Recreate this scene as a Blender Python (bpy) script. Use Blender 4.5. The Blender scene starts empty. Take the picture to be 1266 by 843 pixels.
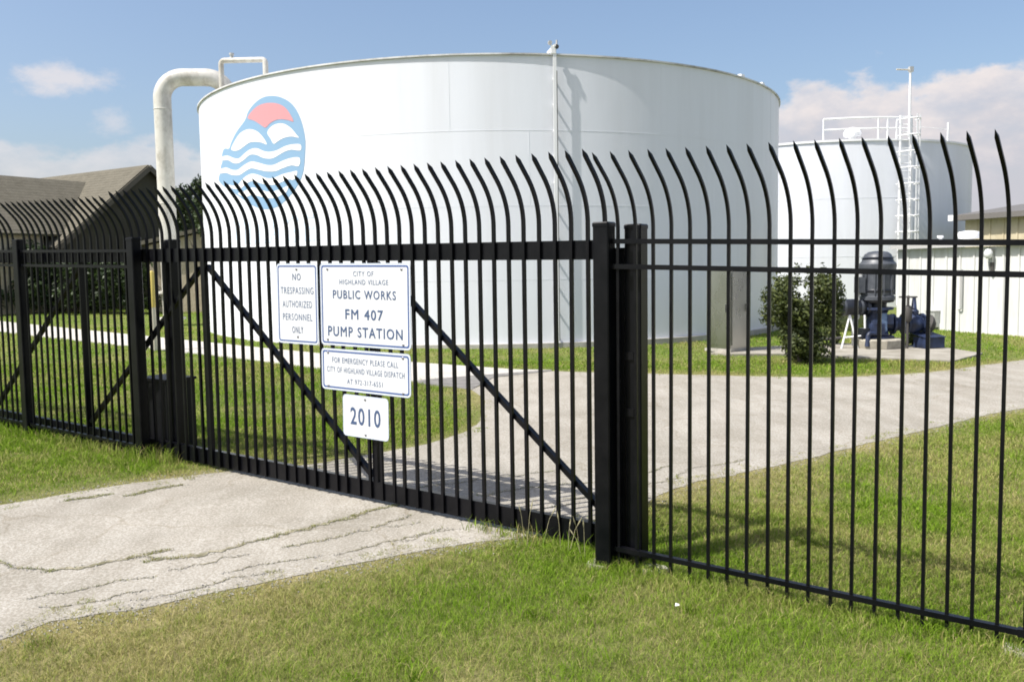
import bpy, bmesh, math, random
import numpy as np
from mathutils import Vector, Matrix

random.seed(7)
rng = np.random.default_rng(11)
PI = math.pi
scene = bpy.context.scene
COL = scene.collection

# ------------------------------------------------------------------ camera
CAM_Z = 1.90
cam = bpy.data.cameras.new("camera")
cam.sensor_width = 36.0
cam.lens = 1094.4 / 1266.0 * 36.0
cam.clip_start, cam.clip_end = 0.05, 3000
camo = bpy.data.objects.new("camera", cam)
COL.objects.link(camo)
PITCH, ROLL = 0.0780, -0.0153
fw = Vector((0, math.cos(PITCH), -math.sin(PITCH)))
up = Vector((0, math.sin(PITCH), math.cos(PITCH)))
rt = Vector((1, 0, 0))
r2 = math.cos(ROLL) * rt + math.sin(ROLL) * up
u2 = -math.sin(ROLL) * rt + math.cos(ROLL) * up
m3 = Matrix((r2, u2, -fw)).transposed()
camo.matrix_world = Matrix.Translation((0, 0, CAM_Z)) @ m3.to_4x4()
scene.camera = camo

# ------------------------------------------------------------------ light
SUN_EL = math.radians(56)
SUN_AZ = math.radians(26.5)            # the light travels towards +x, +y
travel = Vector((math.cos(SUN_AZ) * math.cos(SUN_EL), math.sin(SUN_AZ) * math.cos(SUN_EL), -math.sin(SUN_EL)))
sl = bpy.data.lights.new("sun", 'SUN')
sl.energy = 4.2
sl.angle = math.radians(0.5)
sl.color = (1.0, 0.965, 0.91)
so = bpy.data.objects.new("sun", sl)
so.rotation_euler = travel.to_track_quat('-Z', 'Y').to_euler()
so.location = (-20, -10, 30)
COL.objects.link(so)

world = bpy.data.worlds.new("World")
scene.world = world
world.use_nodes = True
wn, wl = world.node_tree.nodes, world.node_tree.links
wn.clear()


def N(nt, t, **kw):
    n = nt.nodes.new(t)
    for k, v in kw.items():
        setattr(n, k, v)
    return n


def math_node(nt, op, a, b=None, clamp=False):
    n = N(nt, 'ShaderNodeMath', operation=op)
    n.use_clamp = clamp
    for i, v in enumerate((a, b)):
        if v is None:
            continue
        if isinstance(v, (int, float)):
            n.inputs[i].default_value = v
        else:
            nt.links.new(v, n.inputs[i])
    return n.outputs[0]


def smooth(nt, v, lo, hi):
    n = N(nt, 'ShaderNodeMapRange', interpolation_type='SMOOTHSTEP')
    nt.links.new(v, n.inputs[0])
    n.inputs[1].default_value, n.inputs[2].default_value = lo, hi
    return n.outputs[0]


def build_sky():
    nt = world.node_tree
    out = N(nt, 'ShaderNodeOutputWorld')
    bg = N(nt, 'ShaderNodeBackground')
    bg.inputs[1].default_value = 0.118
    nt.links.new(bg.outputs[0], out.inputs[0])
    sky = N(nt, 'ShaderNodeTexSky', sky_type='NISHITA')
    sky.sun_disc = False
    sky.sun_elevation = SUN_EL
    sky.sun_rotation = math.radians(270 - 26.5)
    sky.air_density, sky.dust_density, sky.ozone_density = 1.0, 3.2, 2.0
    tc = N(nt, 'ShaderNodeTexCoord')
    sep = N(nt, 'ShaderNodeSeparateXYZ')
    nt.links.new(tc.outputs['Generated'], sep.inputs[0])
    X, Y, Z = sep.outputs
    el = math_node(nt, 'ARCSINE', Z)
    az = math_node(nt, 'ARCTAN2', X, Y)
    comb = N(nt, 'ShaderNodeCombineXYZ')
    nt.links.new(X, comb.inputs[0]); nt.links.new(Y, comb.inputs[1])
    nt.links.new(math_node(nt, 'MULTIPLY', Z, 1.8), comb.inputs[2])
    def noise(scale, detail, rough, off=0.0):
        mp = N(nt, 'ShaderNodeMapping')
        mp.inputs['Location'].default_value = (off, off * .7, off * .3)
        nt.links.new(comb.outputs[0], mp.inputs[0])
        n = N(nt, 'ShaderNodeTexNoise')
        n.inputs['Scale'].default_value = scale
        n.inputs['Detail'].default_value = detail
        n.inputs['Roughness'].default_value = rough
        nt.links.new(mp.outputs[0], n.inputs['Vector'])
        return n.outputs[0]
    n1 = noise(9.0, 8, .58)
    n2 = noise(22.0, 6, .6, 3.1)
    n3 = noise(2.2, 2, .5, 7.7)
    # a bank of cumulus all round the horizon, tallest towards north-east
    bank = smooth(nt, math_node(nt, 'ADD', az, math_node(nt, 'MULTIPLY', n3, .15)), 0.12, 0.46)
    top = math_node(nt, 'ADD', math_node(nt, 'MULTIPLY', bank, .065), .130)
    top = math_node(nt, 'ADD', top, math_node(nt, 'MULTIPLY', math_node(nt, 'SUBTRACT', n1, .5), .17))
    edge = math_node(nt, 'SUBTRACT', top, el)
    mask = smooth(nt, edge, -.003, .018)
    strength = math_node(nt, 'ADD', math_node(nt, 'MULTIPLY', bank, .42), .50)
    mask = math_node(nt, 'MULTIPLY', mask, strength)
    mask = math_node(nt, 'MULTIPLY', mask, math_node(nt, 'ADD', math_node(nt, 'MULTIPLY', n2, .8), .60), True)
    # two small fair-weather clouds
    for (a0, e0, ra, re, st, off) in ((-.455, .194, .042, .015, .70, 0.0), (-.412, .158, .021, .014, .45, 1.4)):
        da = math_node(nt, 'DIVIDE', math_node(nt, 'SUBTRACT', az, a0), ra)
        de = math_node(nt, 'DIVIDE', math_node(nt, 'SUBTRACT', el, e0), re)
        r = math_node(nt, 'SQRT', math_node(nt, 'ADD', math_node(nt, 'MULTIPLY', da, da), math_node(nt, 'MULTIPLY', de, de)))
        nn = noise(26.0, 7, .62, off)
        r = math_node(nt, 'ADD', r, math_node(nt, 'MULTIPLY', math_node(nt, 'SUBTRACT', nn, .5), 2.6))
        m = math_node(nt, 'MULTIPLY', smooth(nt, math_node(nt, 'MULTIPLY', r, -1), -1.25, -.1), st)
        mask = math_node(nt, 'MAXIMUM', mask, m)
    mix = N(nt, 'ShaderNodeMixRGB')
    nt.links.new(mask, mix.inputs[0])
    nt.links.new(sky.outputs[0], mix.inputs[1])
    ccol = N(nt, 'ShaderNodeMixRGB')
    nt.links.new(smooth(nt, math_node(nt, 'SUBTRACT', edge, math_node(nt, 'MULTIPLY', n2, .17)), -.11, .03), ccol.inputs[0])
    ccol.inputs[1].default_value = (4.8, 4.45, 4.4, 1)
    ccol.inputs[2].default_value = (3.35, 3.3, 3.6, 1)
    nt.links.new(ccol.outputs[0], mix.inputs[2])
    nt.links.new(mix.outputs[0], bg.inputs[0])


build_sky()

scene.render.engine = 'CYCLES'
scene.cycles.filter_width = 1.8
scene.view_settings.view_transform = 'Standard'
scene.view_settings.look = 'None'
scene.view_settings.exposure = 0.65
scene.view_settings.gamma = 1.0


# ------------------------------------------------------------------ ground shape
def gz(x, y):
    if isinstance(x, np.ndarray):
        xc, yc = np.clip(x, -45, 45), np.clip(y, -12, 48)
    else:
        xc, yc = min(max(x, -45), 45), min(max(y, -12), 48)
    return -.0112 * (xc - .867) + .01398 * (yc - 5.41)


# ------------------------------------------------------------------ materials
def principled(name, col, rough=.6, metal=0.0, spec=None, coat=0.0):
    m = bpy.data.materials.new(name)
    m.use_nodes = True
    b = m.node_tree.nodes['Principled BSDF']
    b.inputs['Base Color'].default_value = (*col, 1)
    b.inputs['Roughness'].default_value = rough
    b.inputs['Metallic'].default_value = metal
    if spec is not None:
        b.inputs['Specular IOR Level'].default_value = spec
    b.inputs['Coat Weight'].default_value = coat
    return m


def vary(m, c1, c2, scale=4.0, detail=6, rough=.6, lo=.35, hi=.65, bump=0.0, bscale=60, stretch=None, rrange=None):
    nt = m.node_tree
    b = nt.nodes['Principled BSDF']
    tc = N(nt, 'ShaderNodeTexCoord')
    src = tc.outputs['Object']
    if stretch:
        mp = N(nt, 'ShaderNodeMapping')
        mp.inputs['Scale'].default_value = stretch
        nt.links.new(src, mp.inputs[0]); src = mp.outputs[0]
    n = N(nt, 'ShaderNodeTexNoise')
    n.inputs['Scale'].default_value = scale
    n.inputs['Detail'].default_value = detail
    n.inputs['Roughness'].default_value = rough
    nt.links.new(src, n.inputs['Vector'])
    r = N(nt, 'ShaderNodeValToRGB')
    r.color_ramp.elements[0].position, r.color_ramp.elements[1].position = lo, hi
    r.color_ramp.elements[0].color = (*c1, 1); r.color_ramp.elements[1].color = (*c2, 1)
    nt.links.new(n.outputs[0], r.inputs[0])
    nt.links.new(r.outputs[0], b.inputs['Base Color'])
    if rrange:
        mr = N(nt, 'ShaderNodeMapRange')
        nt.links.new(n.outputs[0], mr.inputs[0])
        mr.inputs[3].default_value, mr.inputs[4].default_value = rrange
        nt.links.new(mr.outputs[0], b.inputs['Roughness'])
    if bump:
        n2 = N(nt, 'ShaderNodeTexNoise')
        n2.inputs['Scale'].default_value = bscale
        n2.inputs['Detail'].default_value = 5
        nt.links.new(src, n2.inputs['Vector'])
        bp = N(nt, 'ShaderNodeBump')
        bp.inputs['Strength'].default_value = bump
        bp.inputs['Distance'].default_value = .02
        nt.links.new(n2.outputs[0], bp.inputs['Height'])
        nt.links.new(bp.outputs[0], b.inputs['Normal'])
    return r.outputs[0]


M = {}
M['black'] = principled('black_paint', (.004, .004, .006), .34, spec=.22)
vary(M['black'], (.0022, .0025, .004), (.0055, .0055, .007), 6, 4, rrange=(.22, .42), bump=.05, bscale=180)
M['black_box'] = principled('black_plastic', (.004, .004, .005), .5, spec=.25)
M['concrete'] = principled('concrete', (.5, .47, .4), .9)
vary(M['concrete'], (.33, .31, .27), (.46, .44, .39), 5, 8, .65, .3, .7, bump=.3, bscale=90)
M['pad'] = principled('pad_concrete', (.3, .28, .24), .9)
vary(M['pad'], (.20, .18, .14), (.37, .345, .295), 2.2, 8, .7, .3, .66, bump=.3, bscale=90)
M['plinth'] = principled('plinth', (.4, .37, .3), .9)
vary(M['plinth'], (.22, .20, .16), (.45, .42, .34), 4, 8, .65, .3, .7, bump=.3)
M['seam'] = principled('dark_joint', (.24, .22, .2), .9)
vary(M['seam'], (.12, .113, .105), (.20, .19, .175), 5, 6)
M['crack'] = principled('crack_dirt', (.09, .075, .05), 1.0)
vary(M['crack'], (.13, .12, .07), (.31, .28, .20), 14, 6)
M['soil'] = principled('soil', (.1, .09, .05), 1.0)
M['sign_white'] = principled('sign_white', (.86, .87, .88), .35)
vary(M['sign_white'], (.60, .615, .63), (.66, .67, .68), 9, 5)
M['sign_edge'] = principled('sign_edge', (.50, .58, .70), .4)
M['sign_blue'] = principled('sign_blue', (.05, .10, .27), .4)
M['sign_text'] = principled('sign_text', (.05, .085, .17), .5)
M['sign_text_faded'] = principled('sign_text_faded', (.10, .14, .23), .5)
M['bolt'] = principled('bolt_metal', (.25, .25, .27), .4, .8)
M['tank_white'] = principled('tank_white', (.8, .8, .79), .38)
M['roof_white'] = principled('tank_roof', (.7, .7, .68), .6)
M['pipe_white'] = principled('pipe_white', (.55, .52, .46), .5)
vary(M['pipe_white'], (.27, .24, .19), (.56, .54, .49), 1.4, 9, .74, .32, .54, bump=.1, bscale=20, stretch=(1, 1, .6))
M['rim'] = principled('rim_grey', (.42, .42, .42), .6)
vary(M['rim'], (.30, .29, .27), (.66, .66, .66), 1.1, 6, .7, .35, .55)
M['white'] = principled('white_paint', (.8, .8, .8), .45)
M['logo_blue'] = principled('logo_blue', (.22, .36, .52), .5)
M['logo_pink'] = principled('logo_pink', (.62, .27, .29), .5)
M['letter_blue'] = principled('letter_blue', (.62, .72, .83), .5)
M['wall_white'] = principled('wall_white_metal', (.68, .655, .60), .45)
vary(M['wall_white'], (.57, .565, .54), (.67, .675, .665), 1.6, 7, .6, .3, .6, stretch=(3, 3, .5))
M['wall_tan'] = principled('wall_tan_metal', (.52, .45, .31), .5)
vary(M['wall_tan'], (.48, .41, .28), (.56, .49, .35), 1.3, 5)
M['fascia'] = principled('fascia_grey', (.14, .13, .12), .6)
M['gutter'] = principled('gutter_grey', (.46, .45, .44), .5)
M['galv'] = principled('galvanised', (.48, .48, .47), .5, .3)
M['steel'] = principled('stainless', (.50, .48, .44), .3, 1.0)
vary(M['steel'], (.40, .40, .39), (.46, .46, .45), 2, 3, rrange=(.22, .34), stretch=(1, 1, .5))
M['motor'] = principled('motor_grey', (.045, .048, .058), .45)
vary(M['motor'], (.045, .05, .06), (.085, .092, .105), 5, 5)
M['motor_dark'] = principled('motor_dark', (.012, .014, .02), .4)
M['pump_blue'] = principled('pump_blue', (.05, .11, .30), .4)
vary(M['pump_blue'], (.010, .015, .034), (.026, .042, .10), 6, 6, rrange=(.35, .7))
M['pump_light'] = principled('pump_light_blue', (.12, .19, .33), .4)
vary(M['pump_light'], (.05, .08, .15), (.16, .24, .38), 5, 7)
M['iron'] = principled('iron', (.06, .055, .05), .7)
M['yellow'] = principled('yellow_paint', (.55, .43, .10), .5)
M['cream'] = principled('cream_paint', (.55, .50, .40), .6)
M['car_blue'] = principled('car_blue', (.03, .06, .28), .25, coat=.5)
M['glass'] = principled('dark_glass', (.02, .025, .03), .08)
M['rubber'] = principled('rubber', (.015, .015, .015), .8)
M['chrome'] = principled('chrome', (.5, .5, .5), .25, 1.0)
M['lamp_glass'] = principled('lamp_glass', (.7, .7, .7), .2)
M['brick_tan'] = principled('tan_wall', (.42, .36, .26), .85)
vary(M['brick_tan'], (.36, .30, .21), (.46, .40, .30), 8, 5)
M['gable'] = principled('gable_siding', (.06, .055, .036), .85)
M['trim'] = principled('trim_brown', (.10, .085, .06), .7)
M['bark'] = principled('bark', (.07, .055, .04), .95)
vary(M['bark'], (.04, .032, .025), (.11, .09, .07), 10, 6, bump=.5, bscale=30)
M['paper'] = principled('paper', (.75, .72, .66), .8)


def tank_material(m, band):
    # weathered white paint: faint vertical streaks of dirt
    nt = m.node_tree
    b = nt.nodes['Principled BSDF']
    tc = N(nt, 'ShaderNodeTexCoord')
    mp = N(nt, 'ShaderNodeMapping'); mp.inputs['Scale'].default_value = (1.6, 1.6, .12)
    nt.links.new(tc.outputs['Object'], mp.inputs[0])
    n = N(nt, 'ShaderNodeTexNoise'); n.inputs['Scale'].default_value = 1.0; n.inputs['Detail'].default_value = 8; n.inputs['Roughness'].default_value = .6
    nt.links.new(mp.outputs[0], n.inputs['Vector'])
    r = N(nt, 'ShaderNodeValToRGB')
    r.color_ramp.elements[0].position, r.color_ramp.elements[1].position = .25, .62
    r.color_ramp.elements[0].color = (.675, .685, .715, 1); r.color_ramp.elements[1].color = (.745, .762, .805, 1)
    nt.links.new(n.outputs[0], r.inputs[0]); nt.links.new(r.outputs[0], b.inputs['Base Color'])
    n2 = N(nt, 'ShaderNodeTexNoise'); n2.inputs['Scale'].default_value = .7; n2.inputs['Detail'].default_value = 3
    nt.links.new(tc.outputs['Object'], n2.inputs['Vector'])
    bp = N(nt, 'ShaderNodeBump'); bp.inputs['Strength'].default_value = .12; bp.inputs['Distance'].default_value = .05
    nt.links.new(n2.outputs[0], bp.inputs['Height']); nt.links.new(bp.outputs[0], b.inputs['Normal'])


tank_material(M['tank_white'], 0)


def roof_material(name, c1, c2):
    m = principled(name, c1, .95)
    vary(m, c1, c2, 3.0, 9, .75, .3, .7, bump=.5, bscale=14)
    return m


M['shingle'] = roof_material('shingle', (.092, .082, .058), (.145, .130, .096))


def foliage_material(name, c1, c2, trans=.25):
    m = bpy.data.materials.new(name); m.use_nodes = True
    nt = m.node_tree; nt.nodes.clear()
    out = N(nt, 'ShaderNodeOutputMaterial')
    at = N(nt, 'ShaderNodeAttribute', attribute_name='tint')
    mx = N(nt, 'ShaderNodeMixRGB')
    mx.inputs[1].default_value = (*c1, 1); mx.inputs[2].default_value = (*c2, 1)
    nt.links.new(at.outputs['Fac'], mx.inputs[0])
    d = N(nt, 'ShaderNodeBsdfPrincipled'); d.inputs['Roughness'].default_value = .5
    d.inputs['Specular IOR Level'].default_value = .3
    t = N(nt, 'ShaderNodeBsdfTranslucent')
    ms = N(nt, 'ShaderNodeMixShader'); ms.inputs[0].default_value = trans
    nt.links.new(mx.outputs[0], d.inputs['Base Color']); nt.links.new(mx.outputs[0], t.inputs['Color'])
    nt.links.new(d.outputs[0], ms.inputs[1]); nt.links.new(t.outputs[0], ms.inputs[2]); nt.links.new(ms.outputs[0], out.inputs[0])
    return m


M['leaf_dark'] = foliage_material('leaf_dark', (.016, .028, .010), (.055, .085, .022))
M['leaf_mid'] = foliage_material('leaf_mid', (.028, .042, .013), (.115, .135, .036))


def grass_material():
    m = bpy.data.materials.new('grass_blades'); m.use_nodes = True
    nt = m.node_tree; nt.nodes.clear()
    out = N(nt, 'ShaderNodeOutputMaterial')
    at = N(nt, 'ShaderNodeAttribute', attribute_name='Col')
    d = N(nt, 'ShaderNodeBsdfDiffuse')
    g = N(nt, 'ShaderNodeBsdfTranslucent')
    ms = N(nt, 'ShaderNodeMixShader'); ms.inputs[0].default_value = .35
    nt.links.new(at.outputs['Color'], d.inputs['Color']); nt.links.new(at.outputs['Color'], g.inputs['Color'])
    nt.links.new(d.outputs[0], ms.inputs[1]); nt.links.new(g.outputs[0], ms.inputs[2]); nt.links.new(ms.outputs[0], out.inputs[0])
    return m


M['grass'] = grass_material()


def ground_material():
    m = principled('ground_turf', (.1, .1, .04), 1.0, spec=.1)
    nt = m.node_tree; b = nt.nodes['Principled BSDF']
    at = N(nt, 'ShaderNodeAttribute', attribute_name='Col')
    tc = N(nt, 'ShaderNodeTexCoord')
    n = N(nt, 'ShaderNodeTexNoise'); n.inputs['Scale'].default_value = 9; n.inputs['Detail'].default_value = 10; n.inputs['Roughness'].default_value = .8
    nt.links.new(tc.outputs['Object'], n.inputs['Vector'])
    mr = N(nt, 'ShaderNodeMapRange'); nt.links.new(n.outputs[0], mr.inputs[0])
    mr.inputs[1].default_value, mr.inputs[2].default_value, mr.inputs[3].default_value, mr.inputs[4].default_value = .3, .7, .55, 1.45
    mx = N(nt, 'ShaderNodeMixRGB', blend_type='MULTIPLY'); mx.inputs[0].default_value = 1
    nt.links.new(at.outputs['Color'], mx.inputs[1]); nt.links.new(mr.outputs[0], mx.inputs[2])
    nt.links.new(mx.outputs[0], b.inputs['Base Color'])
    bp = N(nt, 'ShaderNodeBump'); bp.inputs['Strength'].default_value = .6; bp.inputs['Distance'].default_value = .03
    n3 = N(nt, 'ShaderNodeTexNoise'); n3.inputs['Scale'].default_value = 40; n3.inputs['Detail'].default_value = 6
    nt.links.new(tc.outputs['Object'], n3.inputs['Vector'])
    nt.links.new(n3.outputs[0], bp.inputs['Height']); nt.links.new(bp.outputs[0], b.inputs['Normal'])
    return m


M['ground'] = ground_material()


def drive_material():
    m = principled('driveway_concrete', (.5, .46, .38), .92, spec=.25)
    nt = m.node_tree; b = nt.nodes['Principled BSDF']
    tc = N(nt, 'ShaderNodeTexCoord')
    def noise(scale, detail, rough, lo, hi, stretch=None):
        n = N(nt, 'ShaderNodeTexNoise'); n.inputs['Scale'].default_value = scale
        n.inputs['Detail'].default_value = detail; n.inputs['Roughness'].default_value = rough
        src = tc.outputs['Object']
        if stretch:
            mp = N(nt, 'ShaderNodeMapping'); mp.inputs['Rotation'].default_value = (0, 0, math.radians(-38)); mp.inputs['Scale'].default_value = stretch
            nt.links.new(src, mp.inputs[0]); src = mp.outputs[0]
        nt.links.new(src, n.inputs['Vector'])
        return smooth(nt, n.outputs[0], lo, hi)
    base = N(nt, 'ShaderNodeMixRGB')
    base.inputs[1].default_value = (.345, .324, .282, 1); base.inputs[2].default_value = (.425, .400, .355, 1)
    nt.links.new(noise(1.1, 7, .65, .3, .65), base.inputs[0])
    spk = N(nt, 'ShaderNodeMixRGB', blend_type='MULTIPLY')
    nt.links.new(noise(55, 6, .75, .60, .42), spk.inputs[0])
    nt.links.new(base.outputs[0], spk.inputs[1]); spk.inputs[2].default_value = (.66, .64, .60, 1)
    st = N(nt, 'ShaderNodeMixRGB', blend_type='MULTIPLY')
    nt.links.new(noise(3.0, 8, .7, .62, .40, (1.0, .22, 1)), st.inputs[0])
    nt.links.new(spk.outputs[0], st.inputs[1]); st.inputs[2].default_value = (.87, .86, .84, 1)
    # fine stray cracks
    vo = N(nt, 'ShaderNodeTexVoronoi', feature='DISTANCE_TO_EDGE'); vo.inputs['Scale'].default_value = .55
    wv = N(nt, 'ShaderNodeMixRGB', blend_type='ADD'); wv.inputs[0].default_value = .55
    nz = N(nt, 'ShaderNodeTexNoise'); nz.inputs['Scale'].default_value = 2.2; nz.inputs['Detail'].default_value = 6
    nt.links.new(tc.outputs['Object'], nz.inputs['Vector'])
    nt.links.new(tc.outputs['Object'], wv.inputs[1]); nt.links.new(nz.outputs['Color'], wv.inputs[2])
    nt.links.new(wv.outputs[0], vo.inputs['Vector'])
    cr = N(nt, 'ShaderNodeMixRGB', blend_type='MULTIPLY')
    nt.links.new(smooth(nt, vo.outputs['Distance'], .010, .003), cr.inputs[0])
    nt.links.new(st.outputs[0], cr.inputs[1]); cr.inputs[2].default_value = (.86, .84, .80, 1)
    nt.links.new(cr.outputs[0], b.inputs['Base Color'])
    bp = N(nt, 'ShaderNodeBump'); bp.inputs['Strength'].default_value = .35; bp.inputs['Distance'].default_value = .012
    n3 = N(nt, 'ShaderNodeTexNoise'); n3.inputs['Scale'].default_value = 70; n3.inputs['Detail'].default_value = 6
    nt.links.new(tc.outputs['Object'], n3.inputs['Vector'])
    nt.links.new(n3.outputs[0], bp.inputs['Height']); nt.links.new(bp.outputs[0], b.inputs['Normal'])
    return m


M['drive'] = drive_material()
M['walk'] = principled('walk_concrete', (.5, .48, .42), .9)
vary(M['walk'], (.38, .36, .32), (.48, .455, .415), 2.5, 8, .65, .3, .7, bump=.3, bscale=70)


# ------------------------------------------------------------------ mesh helpers
class MB:
    def __init__(self):
        self.v, self.f = [], []

    def add(self, vs, fs):
        o = len(self.v)
        self.v += [tuple(p) for p in vs]
        self.f += [tuple(i + o for i in f) for f in fs]
        return self

    def box(self, c, size, ax=None, ay=None, az=None):
        """box with centre c, size along the axes ax, ay, az"""
        ax = Vector(ax or (1, 0, 0)); ay = Vector(ay or (0, 1, 0)); az = Vector(az or (0, 0, 1))
        c = Vector(c); x, y, z = size[0] / 2 * ax, size[1] / 2 * ay, size[2] / 2 * az
        vs = [c + sx * x + sy * y + sz * z for sz in (-1, 1) for sy in (-1, 1) for sx in (-1, 1)]
        return self.add(vs, [(0, 2, 3, 1), (4, 5, 7, 6), (0, 1, 5, 4), (2, 6, 7, 3), (0, 4, 6, 2), (1, 3, 7, 5)])

    def beam(self, a, b, w, h, upv=(0, 0, 1)):
        a, b = Vector(a), Vector(b)
        d = (b - a); L = d.length; d.normalize()
        s = d.cross(Vector(upv)).normalized(); u = s.cross(d)
        return self.box((a + b) / 2, (L, w, h), d, s, u)

    def tube(self, pts, r, n=10, cap=True, closed=False):
        pts = [Vector(p) for p in pts]
        rs = r if isinstance(r, (list, tuple)) else [r] * len(pts)
        rings = []
        prev = None
        for i, p in enumerate(pts):
            t = (pts[min(i + 1, len(pts) - 1)] - pts[max(i - 1, 0)]).normalized()
            if prev is None:
                ref = Vector((0, 0, 1)) if abs(t.z) < .9 else Vector((1, 0, 0))
                s = t.cross(ref).normalized()
            else:
                s = (prev - t * prev.dot(t)).normalized()
            prev = s
            u = t.cross(s)
            rings.append([p + rs[i] * (math.cos(2 * PI * k / n) * s + math.sin(2 * PI * k / n) * u) for k in range(n)])
        vs = [q for rg in rings for q in rg]
        fs = []
        for i in range(len(pts) - 1):
            for k in range(n):
                a, b = i * n + k, i * n + (k + 1) % n
                fs.append((a, b, b + n, a + n))
        if cap:
            fs.append(tuple(range(n - 1, -1, -1)))
            fs.append(tuple((len(pts) - 1) * n + k for k in range(n)))
        return self.add(vs, fs)

    def lathe(self, prof, c=(0, 0, 0), n=24, axis=(0, 0, 1)):
        """profile of (radius, height) turned round an axis through c"""
        az = Vector(axis).normalized()
        ref = Vector((1, 0, 0)) if abs(az.x) < .9 else Vector((0, 1, 0))
        ax = (ref - az * ref.dot(az)).normalized(); ay = az.cross(ax); c = Vector(c)
        vs, fs = [], []
        for r, h in prof:
            for k in range(n):
                a = 2 * PI * k / n
                vs.append(c + h * az + r * (math.cos(a) * ax + math.sin(a) * ay))
        for i in range(len(prof) - 1):
            for k in range(n):
                a, b = i * n + k, i * n + (k + 1) % n
                fs.append((a, b, b + n, a + n))
        fs.append(tuple(range(n - 1, -1, -1)))
        fs.append(tuple((len(prof) - 1) * n + k for k in range(n)))
        return self.add(vs, fs)

    def prism(self, poly, h0, h1):
        n = len(poly)
        vs = [(x, y, h0) for x, y in poly] + [(x, y, h1) for x, y in poly]
        fs = [tuple(range(n - 1, -1, -1)), tuple(range(n, 2 * n))] + [(i, (i + 1) % n, (i + 1) % n + n, i + n) for i in range(n)]
        return self.add(vs, fs)

    def mesh(self, name, mat, smooth_angle=None):
        me = bpy.data.meshes.new(name)
        me.from_pydata(self.v, [], self.f)
        me.update()
        bm = bmesh.new(); bm.from_mesh(me)
        bmesh.ops.recalc_face_normals(bm, faces=bm.faces)
        bm.to_mesh(me); bm.free()
        if mat:
            me.materials.append(mat)
        if smooth_angle is not None:
            me.polygons.foreach_set('use_smooth', [True] * len(me.polygons))
            me.set_sharp_from_angle(angle=math.radians(smooth_angle))
        return me


def link(name, me, parent=None, loc=(0, 0, 0)):
    o = bpy.data.objects.new(name, me)
    COL.objects.link(o)
    o.location = loc
    if parent is not None:
        o.parent = parent
    return o


def part(name, mb, mat, parent, smooth_angle=None, loc=(0, 0, 0)):
    return link(name, mb.mesh(name, mat, smooth_angle), parent, loc)


def tag(o, label, cat, group=None):
    o['label'] = label; o['category'] = cat
    if group:
        o['group'] = group
    return o


def thing(name, label, cat, loc=(0, 0, 0), group=None):
    o = bpy.data.objects.new(name, None)
    o.empty_display_size = .2
    COL.objects.link(o)
    o.location = loc
    return tag(o, label, cat, group)


def structure(name, me):
    o = link(name, me)
    o['kind'] = 'structure'
    return o


# ------------------------------------------------------------------ ground layout (metres)
DRIVE_L = [(-9.6, 2.95), (-4.16, 7.04), (-3.83, 7.35), (-3.46, 7.67), (-2.94, 8.01), (-2.62, 8.19), (-1.99, 8.41), (-1.65, 8.68),
           (-1.32, 8.98), (-.90, 9.38), (-.54, 10.05), (-.42, 10.57), (-.38, 11.31), (-.39, 12.29), (-.62, 13.30), (-.30, 14.70)]
DRIVE_T = [(.69, 15.50), (2.1, 15.15), (3.62, 14.79), (5.28, 14.49), (7.1, 15.06), (9.83, 16.91), (16, 21.5)]
DRIVE_R = [(18.5, 18.2), (12.0, 14.6), (6.68, 11.46), (5.92, 10.97), (4.1, 9.55), (2.5, 8.29), (1.56, 7.67), (1.23, 7.29), (1.02, 6.93),
           (.13, 6.16), (-.10, 6.10), (-.42, 5.98), (-1.14, 5.57), (-1.71, 5.19), (-2.07, 4.93), (-2.55, 4.72), (-2.69, 4.48), (-7.9, .55)]
DRIVE = DRIVE_L + DRIVE_T + DRIVE_R
SEAM = [(-.62, 13.30), (-1.46, 14.02), (-1.62, 14.30), (-.75, 14.86), (.69, 15.68), (.69, 15.50), (-.30, 14.72)]
WALK_LOW = [(-1.62, 14.30), (-2.6, 15.2), (-5.02, 17.37), (-8.81, 20.41), (-12.72, 23.43), (-14.38, 24.84), (-24, 32.5)]
WALK_TOP = [(-26, 35.6), (-16.91, 29.24), (-15.19, 27.8), (-10.62, 24.0), (-8.05, 21.9), (-5.4, 19.7), (-1.87, 16.94), (.12, 15.74), (.69, 15.68), (-.75, 14.86)]
WALK = WALK_LOW + WALK_TOP
PAD = [(4.1, 18.25), (4.37, 17.95), (5.6, 17.95), (8.29, 16.57), (9.58, 17.94), (9.3, 19.4), (7.3, 20.2), (5.03, 19.2)]
FOOT = [(7.4, 18.95), (8.5, 18.75), (8.75, 19.75), (7.6, 19.95)]


def in_poly(px, py, poly):
    inside = np.zeros(px.shape, bool)
    n = len(poly)
    for i in range(n):
        x1, y1 = poly[i]; x2, y2 = poly[(i + 1) % n]
        c = ((y1 > py) != (y2 > py))
        xi = (x2 - x1) * (py - y1) / ((y2 - y1) if y2 != y1 else 1e-9) + x1
        inside ^= c & (px < xi)
    return inside


def edge_dist(px, py, poly):
    d = np.full(px.shape, 1e9)
    n = len(poly)
    for i in range(n):
        x1, y1 = poly[i]; x2, y2 = poly[(i + 1) % n]
        vx, vy = x2 - x1, y2 - y1
        t = np.clip(((px - x1) * vx + (py - y1) * vy) / (vx * vx + vy * vy + 1e-12), 0, 1)
        d = np.minimum(d, np.hypot(px - x1 - t * vx, py - y1 - t * vy))
    return d


_perm = rng.random((256, 256))


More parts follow.
